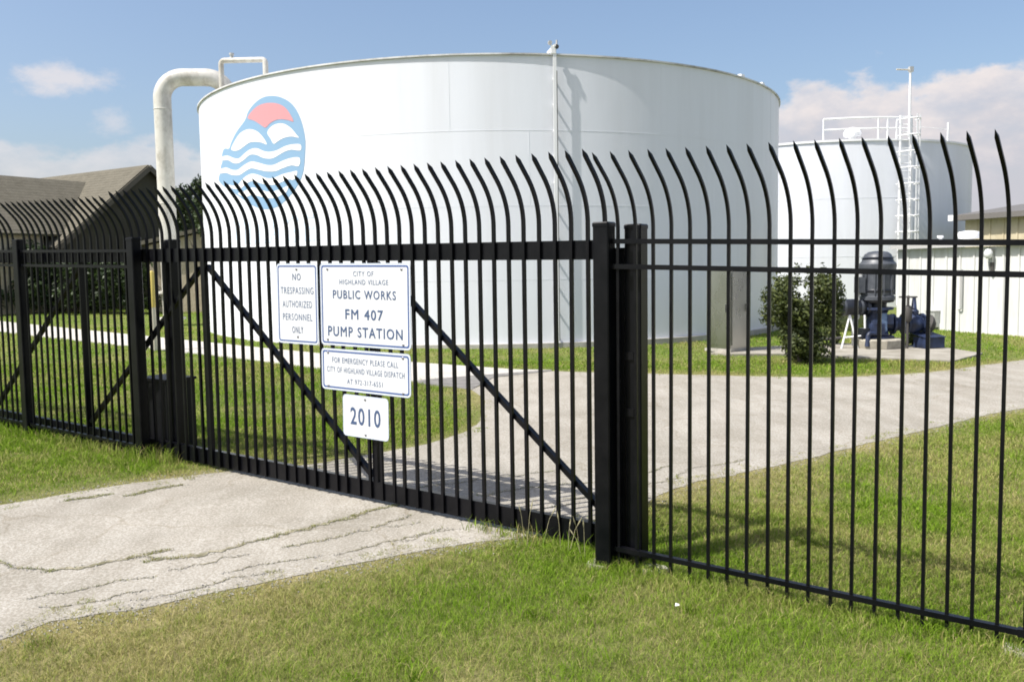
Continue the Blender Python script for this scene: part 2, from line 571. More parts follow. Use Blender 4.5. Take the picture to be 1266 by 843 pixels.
def vnoise(x, y, s):
    x, y = x * s + 100.3, y * s + 57.7
    xi, yi = np.floor(x).astype(int), np.floor(y).astype(int)
    fx, fy = x - xi, y - yi
    fx, fy = fx * fx * (3 - 2 * fx), fy * fy * (3 - 2 * fy)
    g = lambda a, b: _perm[a & 255, b & 255]
    return (g(xi, yi) * (1 - fx) + g(xi + 1, yi) * fx) * (1 - fy) + (g(xi, yi + 1) * (1 - fx) + g(xi + 1, yi + 1) * fx) * fy


def fbm(x, y, s):
    return .5 * vnoise(x, y, s) + .28 * vnoise(x + 31, y - 12, s * 2.3) + .22 * vnoise(x - 7, y + 45, s * 5.1)


def dryness(x, y):
    """0 = lush green, 1 = straw"""
    d = fbm(x, y, .9)
    d = np.clip((d - .30) / .42, 0, 1)
    e = np.exp(-np.minimum(edge_dist(x, y, DRIVE), 3) / .28)          # dry fringe along the concrete
    # the turf in front of the fence is greener to the right, drier near the drive and in the lawn behind
    back = np.clip((y - 6.7 + .62 * (x - 1)) / 1.2, 0, 1) * np.clip((x - .6) / 1.0, 0, 1)
    lush = np.exp(-(((x - 1.1) / 1.1) ** 2 + ((y - 4.6) / .9) ** 2))
    left = np.clip((-.5 - x) / 1.2, 0, 1) * np.clip((5.2 - y) / .8, 0, 1)
    fine = fbm(x + 9, y - 4, 4.2) - .5
    return np.clip(-.10 + .66 * d + .55 * e + .10 * back - .34 * lush + .30 * left + .55 * fine, 0, 1)


GREEN_A = np.array([.095, .195, .012]); GREEN_B = np.array([.235, .365, .028])
STRAW_A = np.array([.285, .268, .085]); STRAW_B = np.array([.50, .425, .21])


def add_color(me, cols):
    a = me.color_attributes.new('Col', 'FLOAT_COLOR', 'POINT')
    c4 = np.ones((len(cols), 4), np.float32); c4[:, :3] = cols
    a.data.foreach_set('color', c4.ravel())


# ------------------------------------------------------------------ terrain
def build_ground():
    xs = np.concatenate([[-900, -300, -120, -70], np.arange(-46, -12, 1.0), np.arange(-12, 14, .25), np.arange(14, 47, 1.0), [70, 120, 300, 900]])
    ys = np.concatenate([[-300, -60, -30, -14, -12], np.arange(-8, 2, 1.0), np.arange(2, 26, .25), np.arange(26, 50, 1.0), [70, 120, 300, 1200]])
    Xg, Yg = np.meshgrid(xs, ys)
    Zg = gz(Xg, Yg) + .022 * (fbm(Xg, Yg, .8) - .5) - .011
    e = edge_dist(Xg.ravel(), Yg.ravel(), DRIVE).reshape(Xg.shape)
    ins = (in_poly(Xg.ravel(), Yg.ravel(), DRIVE) | in_poly(Xg.ravel(), Yg.ravel(), WALK) | in_poly(Xg.ravel(), Yg.ravel(), SEAM)).reshape(Xg.shape)
    Zg = np.where(e < .55, gz(Xg, Yg) - .0005, Zg)
    Zg = np.where(ins & (e > .30), gz(Xg, Yg) - .022, Zg)
    V = np.stack([Xg, Yg, Zg], -1).reshape(-1, 3)
    nx, ny = len(xs), len(ys)
    F = [(j * nx + i, j * nx + i + 1, (j + 1) * nx + i + 1, (j + 1) * nx + i) for j in range(ny - 1) for i in range(nx - 1)]
    me = bpy.data.meshes.new('ground')
    me.from_pydata(V.tolist(), [], F)
    d = dryness(V[:, 0], V[:, 1])[:, None]
    near = np.clip((np.hypot(V[:, 0], V[:, 1]) - 6) / 18, 0, 1)[:, None]
    thatch = np.array([.105, .118, .036]) * (1 - d) + np.array([.235, .20, .098]) * d
    far = np.array([.105, .150, .030]) * (1 - d) + np.array([.20, .19, .07]) * d
    add_color(me, thatch * (1 - near) + far * near)
    me.materials.append(M['ground'])
    me.polygons.foreach_set('use_smooth', [True] * len(me.polygons))
    return structure('ground', me)


def flat_sheet(name, poly, lift, mat, sub=.35, jag=0.0):
    """a sheet following the ground slope, its outline a little ragged"""
    pts = []
    n = len(poly)
    for i in range(n):
        a, b = Vector(poly[i]), Vector(poly[(i + 1) % n])
        L = (b - a).length
        k = max(1, int(L / sub)) if max(abs(a.x), abs(a.y)) < 20 else 1
        nrm = Vector((-(b - a).y, (b - a).x)).normalized() if L > 0 else Vector((0, 0))
        for j in range(k):
            q = a + (b - a) * (j / k)
            if jag and j:
                q = q + nrm * random.uniform(-jag, jag)
            pts.append(q)
    bm = bmesh.new()
    vs = [bm.verts.new((q.x, q.y, gz(q.x, q.y) + lift)) for q in pts]
    low = [bm.verts.new((q.x, q.y, gz(q.x, q.y) - .06)) for q in pts]
    f = bm.faces.new(vs)
    if f.normal.z < 0:
        f.normal_flip()
    for i in range(len(pts)):
        j = (i + 1) % len(pts)
        bm.faces.new((vs[i], vs[j], low[j], low[i]))
    bmesh.ops.recalc_face_normals(bm, faces=bm.faces)
    bmesh.ops.triangulate(bm, faces=[f for f in bm.faces if len(f.verts) > 4])
    me = bpy.data.meshes.new(name); bm.to_mesh(me); bm.free()
    me.materials.append(mat)
    return structure(name, me)


build_ground()
flat_sheet('driveway', DRIVE, .004, M['drive'], .12, .018)
flat_sheet('footpath', WALK, .006, M['walk'], .3, .012)
flat_sheet('driveway_joint', SEAM, .010, M['seam'], .3, .01)
flat_sheet('equipment_pad', PAD, .030, M['pad'], .3, .006)

# cracks of the driveway, dirt filled
def build_cracks():
    lines = [  # (points on the ground, width)
        ([(-2.98, 5.50), (-2.87, 5.53), (-2.76, 5.57), (-2.60, 5.68), (-2.49, 5.79), (-2.36, 5.92)], .040),
        ([(-2.42, 5.66), (-2.27, 5.72), (-2.11, 5.80), (-2.06, 5.90), (-1.96, 5.98), (-1.81, 6.11), (-1.62, 6.26), (-1.41, 6.50), (-1.24, 6.68), (-1.24, 6.68), (-1.08, 6.85), (-.92, 7.02)], .046),
        ([(-2.19, 5.49), (-2.01, 5.62), (-1.78, 5.82)], .014),
        ([(-1.60, 5.94), (-1.45, 6.04), (-1.35, 6.11), (-1.18, 6.25), (-1.09, 6.35), (-.95, 6.52), (-.80, 6.70)], .018),
        ([(-3.68, 7.13), (-3.52, 7.25), (-3.40, 7.36)], .045),
        ([(-3.25, 7.30), (-3.10, 7.50), (-2.93, 7.66)], .055),
        ([(-2.2, 5.02), (-1.95, 5.2), (-1.75, 5.38), (-1.5, 5.5)], .012),
        ([(-1.2, 5.8), (-1.0, 5.95), (-.75, 6.2), (-.5, 6.35)], .014),
        ([(.35, 7.1), (.8, 7.3), (1.2, 7.62), (1.7, 8.15), (2.3, 8.6)], .016),
        ([(-.3, 7.25), (.1, 7.5), (.5, 7.62), (1.1, 7.9), (1.5, 8.3)], .014),
        ([(-.9, 7.5), (-.3, 7.8), (.4, 8.1)], .012),
        ([(-.35, 6.55), (-.2, 6.75), (.15, 6.85), (.5, 7.0)], .016),
        ([(-2.49, 5.79), (-2.40, 5.72), (-2.27, 5.72)], .010),
        ([(-1.01, 6.45), (-.86, 6.42), (-.70, 6.48)], .009),
        ([(-2.85, 5.05), (-2.6, 5.18), (-2.45, 5.34), (-2.25, 5.38)], .010),
        ([(-2.7, 4.9), (-2.45, 5.02), (-2.2, 5.2)], .009),
        ([(-1.85, 5.45), (-1.6, 5.62), (-1.3, 5.78)], .010),
        ([(-.78, 6.05), (-.62, 6.22), (-.40, 6.30)], .008),
        ([(-3.6, 5.75), (-3.3, 5.62), (-2.98, 5.50)], .020),
    ]
    mb = MB()
    cl = []
    for pts, w in lines:
        P = [Vector(p) for p in pts]
        dense = []
        for a, b in zip(P[:-1], P[1:]):
            k = max(2, int((b - a).length / .022))
            for j in range(k):
                dense.append(a + (b - a) * j / k)
        dense.append(P[-1])
        L, Rr = [], []
        off = 0.0
        for i, q in enumerate(dense):
            t = (dense[min(i + 1, len(dense) - 1)] - dense[max(i - 1, 0)])
            if t.length < 1e-6:
                t = Vector((1, 1))
            t.normalize(); nrm = Vector((-t.y, t.x))
            off = .86 * off + random.gauss(0, .011)
            if random.random() < .08:
                off += random.uniform(-.025, .025)
            f = min(1, i / 4, (len(dense) - 1 - i) / 4)
            ww = w * (.10 + f * random.uniform(.05, 1.2) * (.45 + .9 * abs(math.sin(i * .061 + w * 90)))) * .5
            c = q + nrm * off
            cl.append((c.x, c.y, w))
            L.append(c + nrm * ww); Rr.append(c - nrm * ww)
        vs = [(q.x, q.y, gz(q.x, q.y) + .008) for q in L] + [(q.x, q.y, gz(q.x, q.y) + .008) for q in Rr]
        n = len(L)
        mb.add(vs, [(i, i + 1, n + i + 1, n + i) for i in range(n - 1)])
    me = mb.mesh('driveway_cracks', M['crack'])
    o = link('driveway_cracks', me)
    o['kind'] = 'structure'
    return cl


CRACK_PTS = build_cracks()


# ------------------------------------------------------------------ fence runs
class Run:
    """a straight run of fence: s metres along it to the right, off metres out towards the road"""
    def __init__(self, P, az):
        self.P = Vector((P[0], P[1], 0))
        self.d = Vector((math.cos(az), -math.sin(az), 0))
        self.n = Vector((-math.sin(az), -math.cos(az), 0))

    def at(self, s, off, z):
        return self.P + self.d * s + self.n * off + Vector((0, 0, z))


RF = Run((.86704, 5.40843), .57152)
LF = Run((-5.27369, 9.80524), .59096)
GT = Run((.5326, 5.9108), .6154)


def picket_mesh(run, w, bottom, straight, r, deg, L, lean=.05):
    """square bar, upright, then bent outwards over the road and cut to a point; z = 0 at the top rail"""
    th = math.radians(deg)
    prof = [(0, bottom), (0, straight)]
    for i in range(1, 11):
        a = th * i / 10
        prof.append((r * (1 - math.cos(a)), straight + r * math.sin(a)))
    o0, z0 = prof[-1]
    L -= .045
    prof.append((o0 + L * math.sin(th), z0 + L * math.cos(th)))
    tip = (o0 + (L + .045) * math.sin(th), z0 + (L + .045) * math.cos(th))
    total = tip[0]
    mb = MB()
    vs, fs = [], []
    for i, (o, z) in enumerate(prof):
        a = 0 if i < 2 else min(th, th * (i - 1) / 10)
        nrm = run.n * math.cos(a) - Vector((0, 0, 1)) * math.sin(a)
        c = run.n * o + Vector((0, 0, z)) - run.d * lean * (o / total)
        for sx, sy in ((-1, -1), (1, -1), (1, 1), (-1, 1)):
            vs.append(c + run.d * (sx * w / 2) + nrm * (sy * w / 2))
    for i in range(len(prof) - 1):
        for k in range(4):
            a, b = i * 4 + k, i * 4 + (k + 1) % 4
            fs.append((a, b, b + 4, a + 4))
    t = len(vs)
    vs.append(run.n * tip[0] + Vector((0, 0, tip[1])) - run.d * lean)
    for k in range(4):
        fs.append((t - 4 + k, t - 4 + (k + 1) % 4, t))
    fs.append((3, 2, 1, 0))
    mb.add(vs, fs)
    return mb.mesh('picket', M['black'], 35)


def post_mb(run, c, w, z0, z1, cap=True):
    """square post with chamfered edges and a low pyramid cap; c in world xy"""
    mb = MB()
    ch = .007
    h = w / 2
    ring = [(-h + ch, -h), (h - ch, -h), (h, -h + ch), (h, h - ch), (h - ch, h), (-h + ch, h), (-h, h - ch), (-h, -h + ch)]
    def rg(k, z):
        return [c + run.d * (a * k) + run.n * (b * k) + Vector((0, 0, z)) for a, b in ring]
    vs = rg(1, z0) + rg(1, z1 - .03)
    k = 1.06 if cap else 1
    vs += rg(k, z1 - .029) + rg(k, z1 - .008) + rg(k * .9, z1)
    fs = []
    for i in range(4):
        for j in range(8):
            a, b = i * 8 + j, i * 8 + (j + 1) % 8
            fs.append((a, b, b + 8, a + 8))
    fs.append(tuple(range(7, -1, -1))); fs.append(tuple(32 + j for j in range(8)))
    return mb.add(vs, fs)


def footing(run, c, w, d, parent, seed):
    r = random.Random(seed)
    n = 11
    poly = []
    for i in range(n):
        a = 2 * PI * i / n
        k = r.uniform(.8, 1.15)
        q = run.d * (w * math.cos(a) * k) + run.n * (d * math.sin(a) * k)
        poly.append((c.x + q.x, c.y + q.y))
    z = gz(c.x, c.y)
    return part('footing', MB().prism(poly, z - .1, z + .012), M['plinth'], parent)


# --- fence to the right of the gate
RSL = -.03387
rz = lambda s, z: z + RSL * s
fr = thing('steel_fence', 'black steel picket fence on the grass right of the gate, three slim rails', 'fence', RF.at(.9, 0, 0), 'black steel fence runs')
fr0 = fr.location.copy()


def P_(mb, name, mat, parent, base, smooth_angle=None):
    mb.v = [tuple(Vector(v) - base) for v in mb.v]
    return part(name, mb, mat, parent, smooth_angle)


PANELS = [(-.365, 2.012), (2.108, 4.50)]
for (s0, s1) in PANELS:
    for z in (2.070, 1.914, .1195):
        mb = MB().beam(RF.at(s0, 0, rz(s0, z)), RF.at(s1, 0, rz(s1, z)), .038, .030)
        P_(mb, 'rail', M['black'], fr, fr0)
    # small brackets where the rails meet the posts
for s in (2.06, 4.55):
    c = RF.at(s, 0, 0)
    po = P_(post_mb(RF, c, .092, gz(c.x, c.y) - .05, rz(s, 2.17)), 'post', M['black'], fr, fr0)
    fo = footing(RF, c + RF.n * .03 - RF.d * .06, .11, .08, None, 5 + int(s))
    fo.data.transform(Matrix.Translation(-fr0)); fo.parent = fr
pm = picket_mesh(RF, .0185, -2.07 + .022, .082, .45, 43, .187)
for k in range(-2, 38):
    s = .118 * k
    if abs(s - 2.06) < .05 or s > 4.48:
        continue
    pk = link('picket', pm, fr, RF.at(s, 0, rz(s, 2.07)) - fr0)
    pk.rotation_euler = (random.gauss(0, .0018), random.gauss(0, .0018), random.gauss(0, .012))
for s in (-.35, 1.995, 2.125):
    for z in (2.070, 1.914, .1195):
        mb = MB().box(RF.at(s, 0, rz(s, z)), (.035, .044, .040), RF.d, RF.n)
        P_(mb, 'rail_bracket', M['black'], fr, fr0)

# --- fence to the left of the gate
LSL = -.02339
lz = lambda s, z: z + LSL * s
fl = thing('steel_fence', 'black steel picket fence left of the gate, with two square posts in grass', 'fence', LF.at(.8, 0, .1), 'black steel fence runs')
fl0 = fl.location.copy()
for (s0, s1) in ((-4.25, -2.51), (-2.40, -.325), (-.215, 1.83)):
    for z in (2.205, 2.049, .255):
        P_(MB().beam(LF.at(s0, 0, lz(s0, z)), LF.at(s1, 0, lz(s1, z)), .030, .030), 'rail', M['black'], fl, fl0)
        for s in (s0 + .016, s1 - .016):
            P_(MB().box(LF.at(s, 0, lz(s, z)), (.035, .039, .039), LF.d, LF.n), 'rail_bracket', M['black'], fl, fl0)
for i, s in enumerate((-2.455, -.27, 1.887)):
    c = LF.at(s, 0, 0)
    P_(post_mb(LF, c, .104, gz(c.x, c.y) - .05, lz(s, 2.335)), 'post', M['black'], fl, fl0)
pl = picket_mesh(LF, .020, -2.205 + .15, .103, .45, 40, .184)
for k in range(-36, 17):
    s = .118 * k - .03
    if min(abs(s + 2.455), abs(s + .27), abs(s - 1.887)) < .075 or s > 1.86:
        continue
    pk = link('picket', pl, fl, LF.at(s, 0, lz(s, 2.205)) - fl0)
    pk.rotation_euler = (random.gauss(0, .0018), random.gauss(0, .0018), random.gauss(0, .012))

# --- the two posts at the closing edge of the gate
c = RF.at(-.328, .01, 0)
gp = thing('gate_post', 'thick square black post at the closing edge of the gate, nearer of the pair', 'post', (c.x, c.y, 0), 'gate posts')
P_(post_mb(RF, c, .108, -.06, 2.20), 'shaft', M['black'], gp, gp.location.copy())
f_ = footing(RF, c - RF.d * .04 + RF.n * .0, .105, .085, None, 3); f_.data.transform(Matrix.Translation(-gp.location)); f_.parent = gp
c = RF.at(-.168, -.118, 0)
gp2 = thing('gate_post', 'square black post just behind the fence rails, right of the nearer closing post', 'post', (c.x, c.y, 0), 'gate posts')
P_(post_mb(RF, c, .112, -.06, 2.185), 'shaft', M['black'], gp2, gp2.location.copy())
f_ = footing(RF, c + RF.d * .12 + RF.n * .04, .14, .08, None, 9); f_.data.transform(Matrix.Translation(-gp2.location)); f_.parent = gp2
P_(MB().box(c - RF.d * .105 + Vector((0, 0, 1.03)), (.08, .075, 2.02), RF.d, RF.n), 'catch_channel', M['black'], gp2, gp2.location.copy())
for z in (1.36, 1.0):
    P_(MB().box(c + RF.n * .058 - RF.d * .02 + Vector((0, 0, z)), (.06, .02, .05), RF.d, RF.n), 'latch_bracket', M['black'], gp2, gp2.location.copy())

# --- sliding gate
GSL = -.01544
gzz = lambda s, z: z + GSL * s
gate = thing('sliding_gate', 'long black sliding gate of curved pickets carrying four white signs', 'gate', GT.at(-2.2, 0, .1))
g0 = gate.location.copy()
G_END = .135
TOPZ, BOTZ = 2.0997, .1939
for nm, z, h in (('top_beam', TOPZ - .064, .128), ('bottom_beam', BOTZ - .072, .145)):
    P_(MB().beam(GT.at(-9.4, 0, gzz(-9.4, z)), GT.at(G_END, 0, gzz(G_END, z)), .05, h), nm, M['black'], gate, g0)
zl = BOTZ - .002
zt = TOPZ - .126
for s in (G_END - .03, -2.01, -4.17, -6.30, -8.40):
    P_(MB().box(GT.at(s, 0, gzz(s, (zl + zt) / 2)), (.052, .046, zt - zl - .002), GT.d, GT.n), 'upright', M['black'], gate, g0)
braces = [((-4.12, zt - .04), (-2.06, zl + .04)), ((-1.96, zt - .02), (.07, zl + .10)), ((-6.26, zl + .06), (-4.22, zt - .06)), ((-8.36, zl + .06), (-6.34, zt - .06))]
for (sa, za), (sb, zb) in braces:
    a, b = GT.at(sa, -.004, gzz(sa, za)), GT.at(sb, -.004, gzz(sb, zb))
    P_(MB().beam(a, b, .036, .048, GT.n), 'brace', M['black'], gate, g0)
pg = picket_mesh(GT, .0232, -TOPZ + .055, .1125, .55, 35, .174)
for k in range(-41, 2):
    s = .1286 * k
    if s > G_END - .0:
        continue
    pk = link('picket', pg, gate, GT.at(s, .0361, gzz(s, TOPZ)) - g0)
    pk.rotation_euler = (random.gauss(0, .0018), random.gauss(0, .0018), random.gauss(0, .012))

# --- post and operator behind the gate
c = GT.at(-4.885, -.16, 0)
rp = thing('gate_post', 'black post behind the gate pickets, beside the low operator box', 'post', (c.x, c.y, 0), 'gate posts')
P_(post_mb(GT, c, .11, 0, 2.27), 'shaft', M['black'], rp, rp.location.copy())
P_(MB().box(c - GT.d * .075 + Vector((0, 0, 1.15)), (.045, .07, 2.2), GT.d, GT.n), 'guide_channel', M['black'], rp, rp.location.copy())
c = GT.at(-5.37, -.34, 0)
z0 = gz(c.x, c.y)
opb = thing('gate_operator', 'low black operator box between the gate posts, behind the gate', 'gate operator', (c.x, c.y, z0))
mb = MB().box(c + Vector((0, 0, z0 + .36)), (.50, .34, .72), GT.d, GT.n)
P_(mb, 'housing', M['black_box'], opb, opb.location.copy())
P_(MB().box(c + Vector((0, 0, z0 + .735)), (.53, .37, .028), GT.d, GT.n), 'lid', M['black_box'], opb, opb.location.copy())
P_(MB().box(c + GT.d * .17 + GT.n * .172 + Vector((0, 0, z0 + .56)), (.045, .006, .17), GT.d, GT.n), 'indicator_plate', M['galv'], opb, opb.location.copy())


# ------------------------------------------------------------------ signs on the gate
def text_mesh(body, bold=0.0):
    cu = bpy.data.curves.new('text', 'FONT')
    cu.body = body
    cu.space_character = 1.18
    cu.bevel_depth = bold
    cu.bevel_resolution = 0
    cu.space_word = 1.1
    cu.resolution_u = 3
    cu.align_x, cu.align_y = 'LEFT', 'BOTTOM_BASELINE'
    ob = bpy.data.objects.new('text', cu)
    COL.objects.link(ob)
    dg = bpy.context.evaluated_depsgraph_get()
    me = bpy.data.meshes.new_from_object(ob.evaluated_get(dg))
    bpy.data.objects.remove(ob); bpy.data.curves.remove(cu)
    co = np.empty(len(me.vertices) * 3, np.float32); me.vertices.foreach_get('co', co)
    co = co.reshape(-1, 3)
    F = [tuple(p.vertices) for p in me.polygons]
    bpy.data.meshes.remove(me)
    return co, F


def rounded(w, h, r, n=4):
    pts = []
    for cx, cy, a0 in ((w / 2 - r, h / 2 - r, 0), (-w / 2 + r, h / 2 - r, PI / 2), (-w / 2 + r, -h / 2 + r, PI), (w / 2 - r, -h / 2 + r, 1.5 * PI)):
        for i in range(n + 1):
            a = a0 + PI / 2 * i / n
            pts.append((cx + r * math.cos(a), cy + r * math.sin(a)))
    return pts


def sign(name, label, s0, s1, z0, z1, lines, border, bolts, tilt=0.0):
    OFF = .0361 + .0116 + .012
    sc, zc = (s0 + s1) / 2, (z0 + z1) / 2
    w, h = s1 - s0, z1 - z0
    c = GT.at(sc, OFF, zc)
    ex = (GT.d + Vector((0, 0, GSL + tilt))).normalized(); ez = Vector((0, 0, 1)); ez = (ez - ex * ez.dot(ex)).normalized()
    en = GT.n
    t = thing(name, label, 'sign', c, 'white signs on the gate')
    def plate(pts, d0, d1):
        n = len(pts)
        vs = [ex * x + ez * y + en * d0 for x, y in pts] + [ex * x + ez * y + en * d1 for x, y in pts]
        return MB().add(vs, [tuple(range(n - 1, -1, -1)), tuple(range(n, 2 * n))] + [(i, (i + 1) % n, (i + 1) % n + n, i + n) for i in range(n)])
    def frame(outer, inner, d):
        n = len(outer)
        vs = [ex * x + ez * y + en * d for x, y in outer] + [ex * x + ez * y + en * d for x, y in inner]
        return MB().add(vs, [(i, (i + 1) % n, (i + 1) % n + n, i + n) for i in range(n)])
    r = .035
    part('panel', plate(rounded(w, h, r), -.0035, 0), M['sign_white'], t)
    e1, e2 = .006, border
    o_, i_ = rounded(w - .002, h - .002, r - .001), rounded(w - 2 * e1, h - 2 * e1, r - e1)
    part('edge', frame(o_, i_, .0008), M['sign_edge'], t)
    if border:
        ins = .016
        part('border', frame(rounded(w - 2 * ins, h - 2 * ins, .022), rounded(w - 2 * ins - 2 * border, h - 2 * ins - 2 * border, .016), .0012), M['sign_blue'], t)
    for (txt, yc, th, tw, bold, mat) in lines:
        co, F = text_mesh(txt, bold)
        x0, x1 = co[:, 0].min(), co[:, 0].max(); y0, y1 = co[:, 1].min(), co[:, 1].max()
        X = ((co[:, 0] - x0) / (x1 - x0) - .5) * tw * w
        Yv = ((co[:, 1] - y0) / (y1 - y0) - .5) * th * h + (.5 - yc) * h
        mb = MB().add([ex * float(a) + ez * float(b) + en * (.0018 + .02 * float(c_)) for a, b, c_ in zip(X, Yv, co[:, 2])], F)
        part('lettering', mb, M[mat], t)
    for bx, by in bolts:
        part('bolt', MB().lathe([(.011, 0), (.011, .003), (.006, .006)], ex * (bx * w / 2) + ez * (by * h / 2) + en * .001, 8, en), M['bolt'], t)
    return t


sign('no_trespassing_sign', 'tall narrow white sign reading NO TRESPASSING, left of the big gate sign', -3.085, -2.575, 1.318, 1.996,
     [('NO', .165, .085, .20, .006, 'sign_text'), ('TRESPASSING', .335, .085, .80, .003, 'sign_text_faded'), ('AUTHORIZED', .505, .085, .72, .003, 'sign_text_faded'),
      ('PERSONNEL', .665, .085, .72, .003, 'sign_text_faded'), ('ONLY', .825, .085, .27, .005, 'sign_text')], .012, [(0, .86), (0, -.82)])
sign('pump_station_sign', 'biggest white gate sign reading PUBLIC WORKS FM 407 PUMP STATION', -2.545, -1.553, 1.316, 1.985,
     [('CITY OF', .125, .06, .225, .003, 'sign_text_faded'), ('HIGHLAND VILLAGE', .225, .06, .54, .003, 'sign_text_faded'), ('PUBLIC WORKS', .375, .105, .70, .015, 'sign_text'),
      ('FM 407', .612, .125, .42, .017, 'sign_text'), ('PUMP STATION', .825, .125, .83, .017, 'sign_text')], .013, [(-.82, .86), (.82, .86), (-.84, -.86), (.84, -.88)])
sign('emergency_sign', 'wide white sign in faint letters hung right under the PUMP STATION sign', -2.555, -1.568, .947, 1.288,
     [('FOR EMERGENCY PLEASE CALL', .27, .135, .74, .003, 'sign_text_faded'), ('CITY OF HIGHLAND VILLAGE DISPATCH', .50, .135, .87, .003, 'sign_text_faded'),
      ('AT 972-317-6551', .76, .12, .40, .003, 'sign_text_faded')], .013, [(-.84, .80), (.84, .80), (-.84, -.82), (.84, -.82)])
sign('year_sign', 'small white sign reading 2010, lowest of the signs on the gate', -2.320, -1.813, .580, .922,
     [('2010', .50, .42, .66, .017, 'sign_text')], 0, [(0, .84), (0, -.84)])


# ------------------------------------------------------------------ big water tank
TC, TR = Vector((-.56, 28.38, 0)), 8.70
TZ0, TZ1 = -.1, 6.60


def cylp(phi, z, r=TR, c=TC):
    return Vector((c.x + r * math.sin(phi), c.y - r * math.cos(phi), z))


tank = thing('water_tank', 'huge round white water tank with a blue wave emblem, behind the gate', 'water tank', (TC.x, TC.y, 0))
t0 = tank.location.copy()
NSEG = 192


def ring_shell(r, z0, z1, n=NSEG, c=TC):
    mb = MB()
    vs = [cylp(2 * PI * k / n, z, r, c) for z in (z0, z1) for k in range(n)]
    return mb.add(vs, [(k, (k + 1) % n, (k + 1) % n + n, k + n) for k in range(n)])


def band(r0, r1, z0, z1, n=NSEG, c=TC):
    mb = MB()
    vs = [cylp(2 * PI * k / n, z, r, c) for r, z in ((r0, z0), (r1, z0), (r1, z1), (r0, z1)) for k in range(n)]
    fs = []
    for i in range(4):
        for k in range(n):
            j = (i + 1) % 4
            fs.append((i * n + k, i * n + (k + 1) % n, j * n + (k + 1) % n, j * n + k))
    return mb.add(vs, fs)


P_(ring_shell(TR, TZ0, TZ1), 'shell', M['tank_white'], tank, t0, 30)
P_(band(TR - .02, TR + .045, TZ1 + .004, TZ1 + .038), 'rim', M['rim'], tank, t0, 30)
mb = MB()
vs = [cylp(2 * PI * k / NSEG, TZ1 + .03, TR) for k in range(NSEG)] + [Vector((TC.x, TC.y, TZ1 + .06))]
mb.add(vs, [(k, (k + 1) % NSEG, NSEG) for k in range(NSEG)])
P_(mb, 'roof', M['roof_white'], tank, t0)
for z in (4.99, 3.35, 1.72):
    P_(band(TR - .01, TR + .003, z - .009, z + .009), 'weld_seam', M['tank_white'], tank, t0, 60)
for i, (z0, z1) in enumerate(((4.99, 6.60), (3.35, 4.99), (1.72, 3.35), (0, 1.72))):
    for k in range(11):
        phi = 2 * PI * k / 11 + .20 * (i % 3) + .486 - .571 * 2
        a, b = cylp(phi, z0 + .013, TR), cylp(phi, z1 - .013, TR)
        P_(MB().beam(a, b, .016, .0045, (math.sin(phi), -math.cos(phi), 0)), 'vertical_weld', M['tank_white'], tank, t0)
P_(band(TR - .01, TR + .12, 0.02, .30), 'base_ring', M['concrete'], tank, t0, 30)

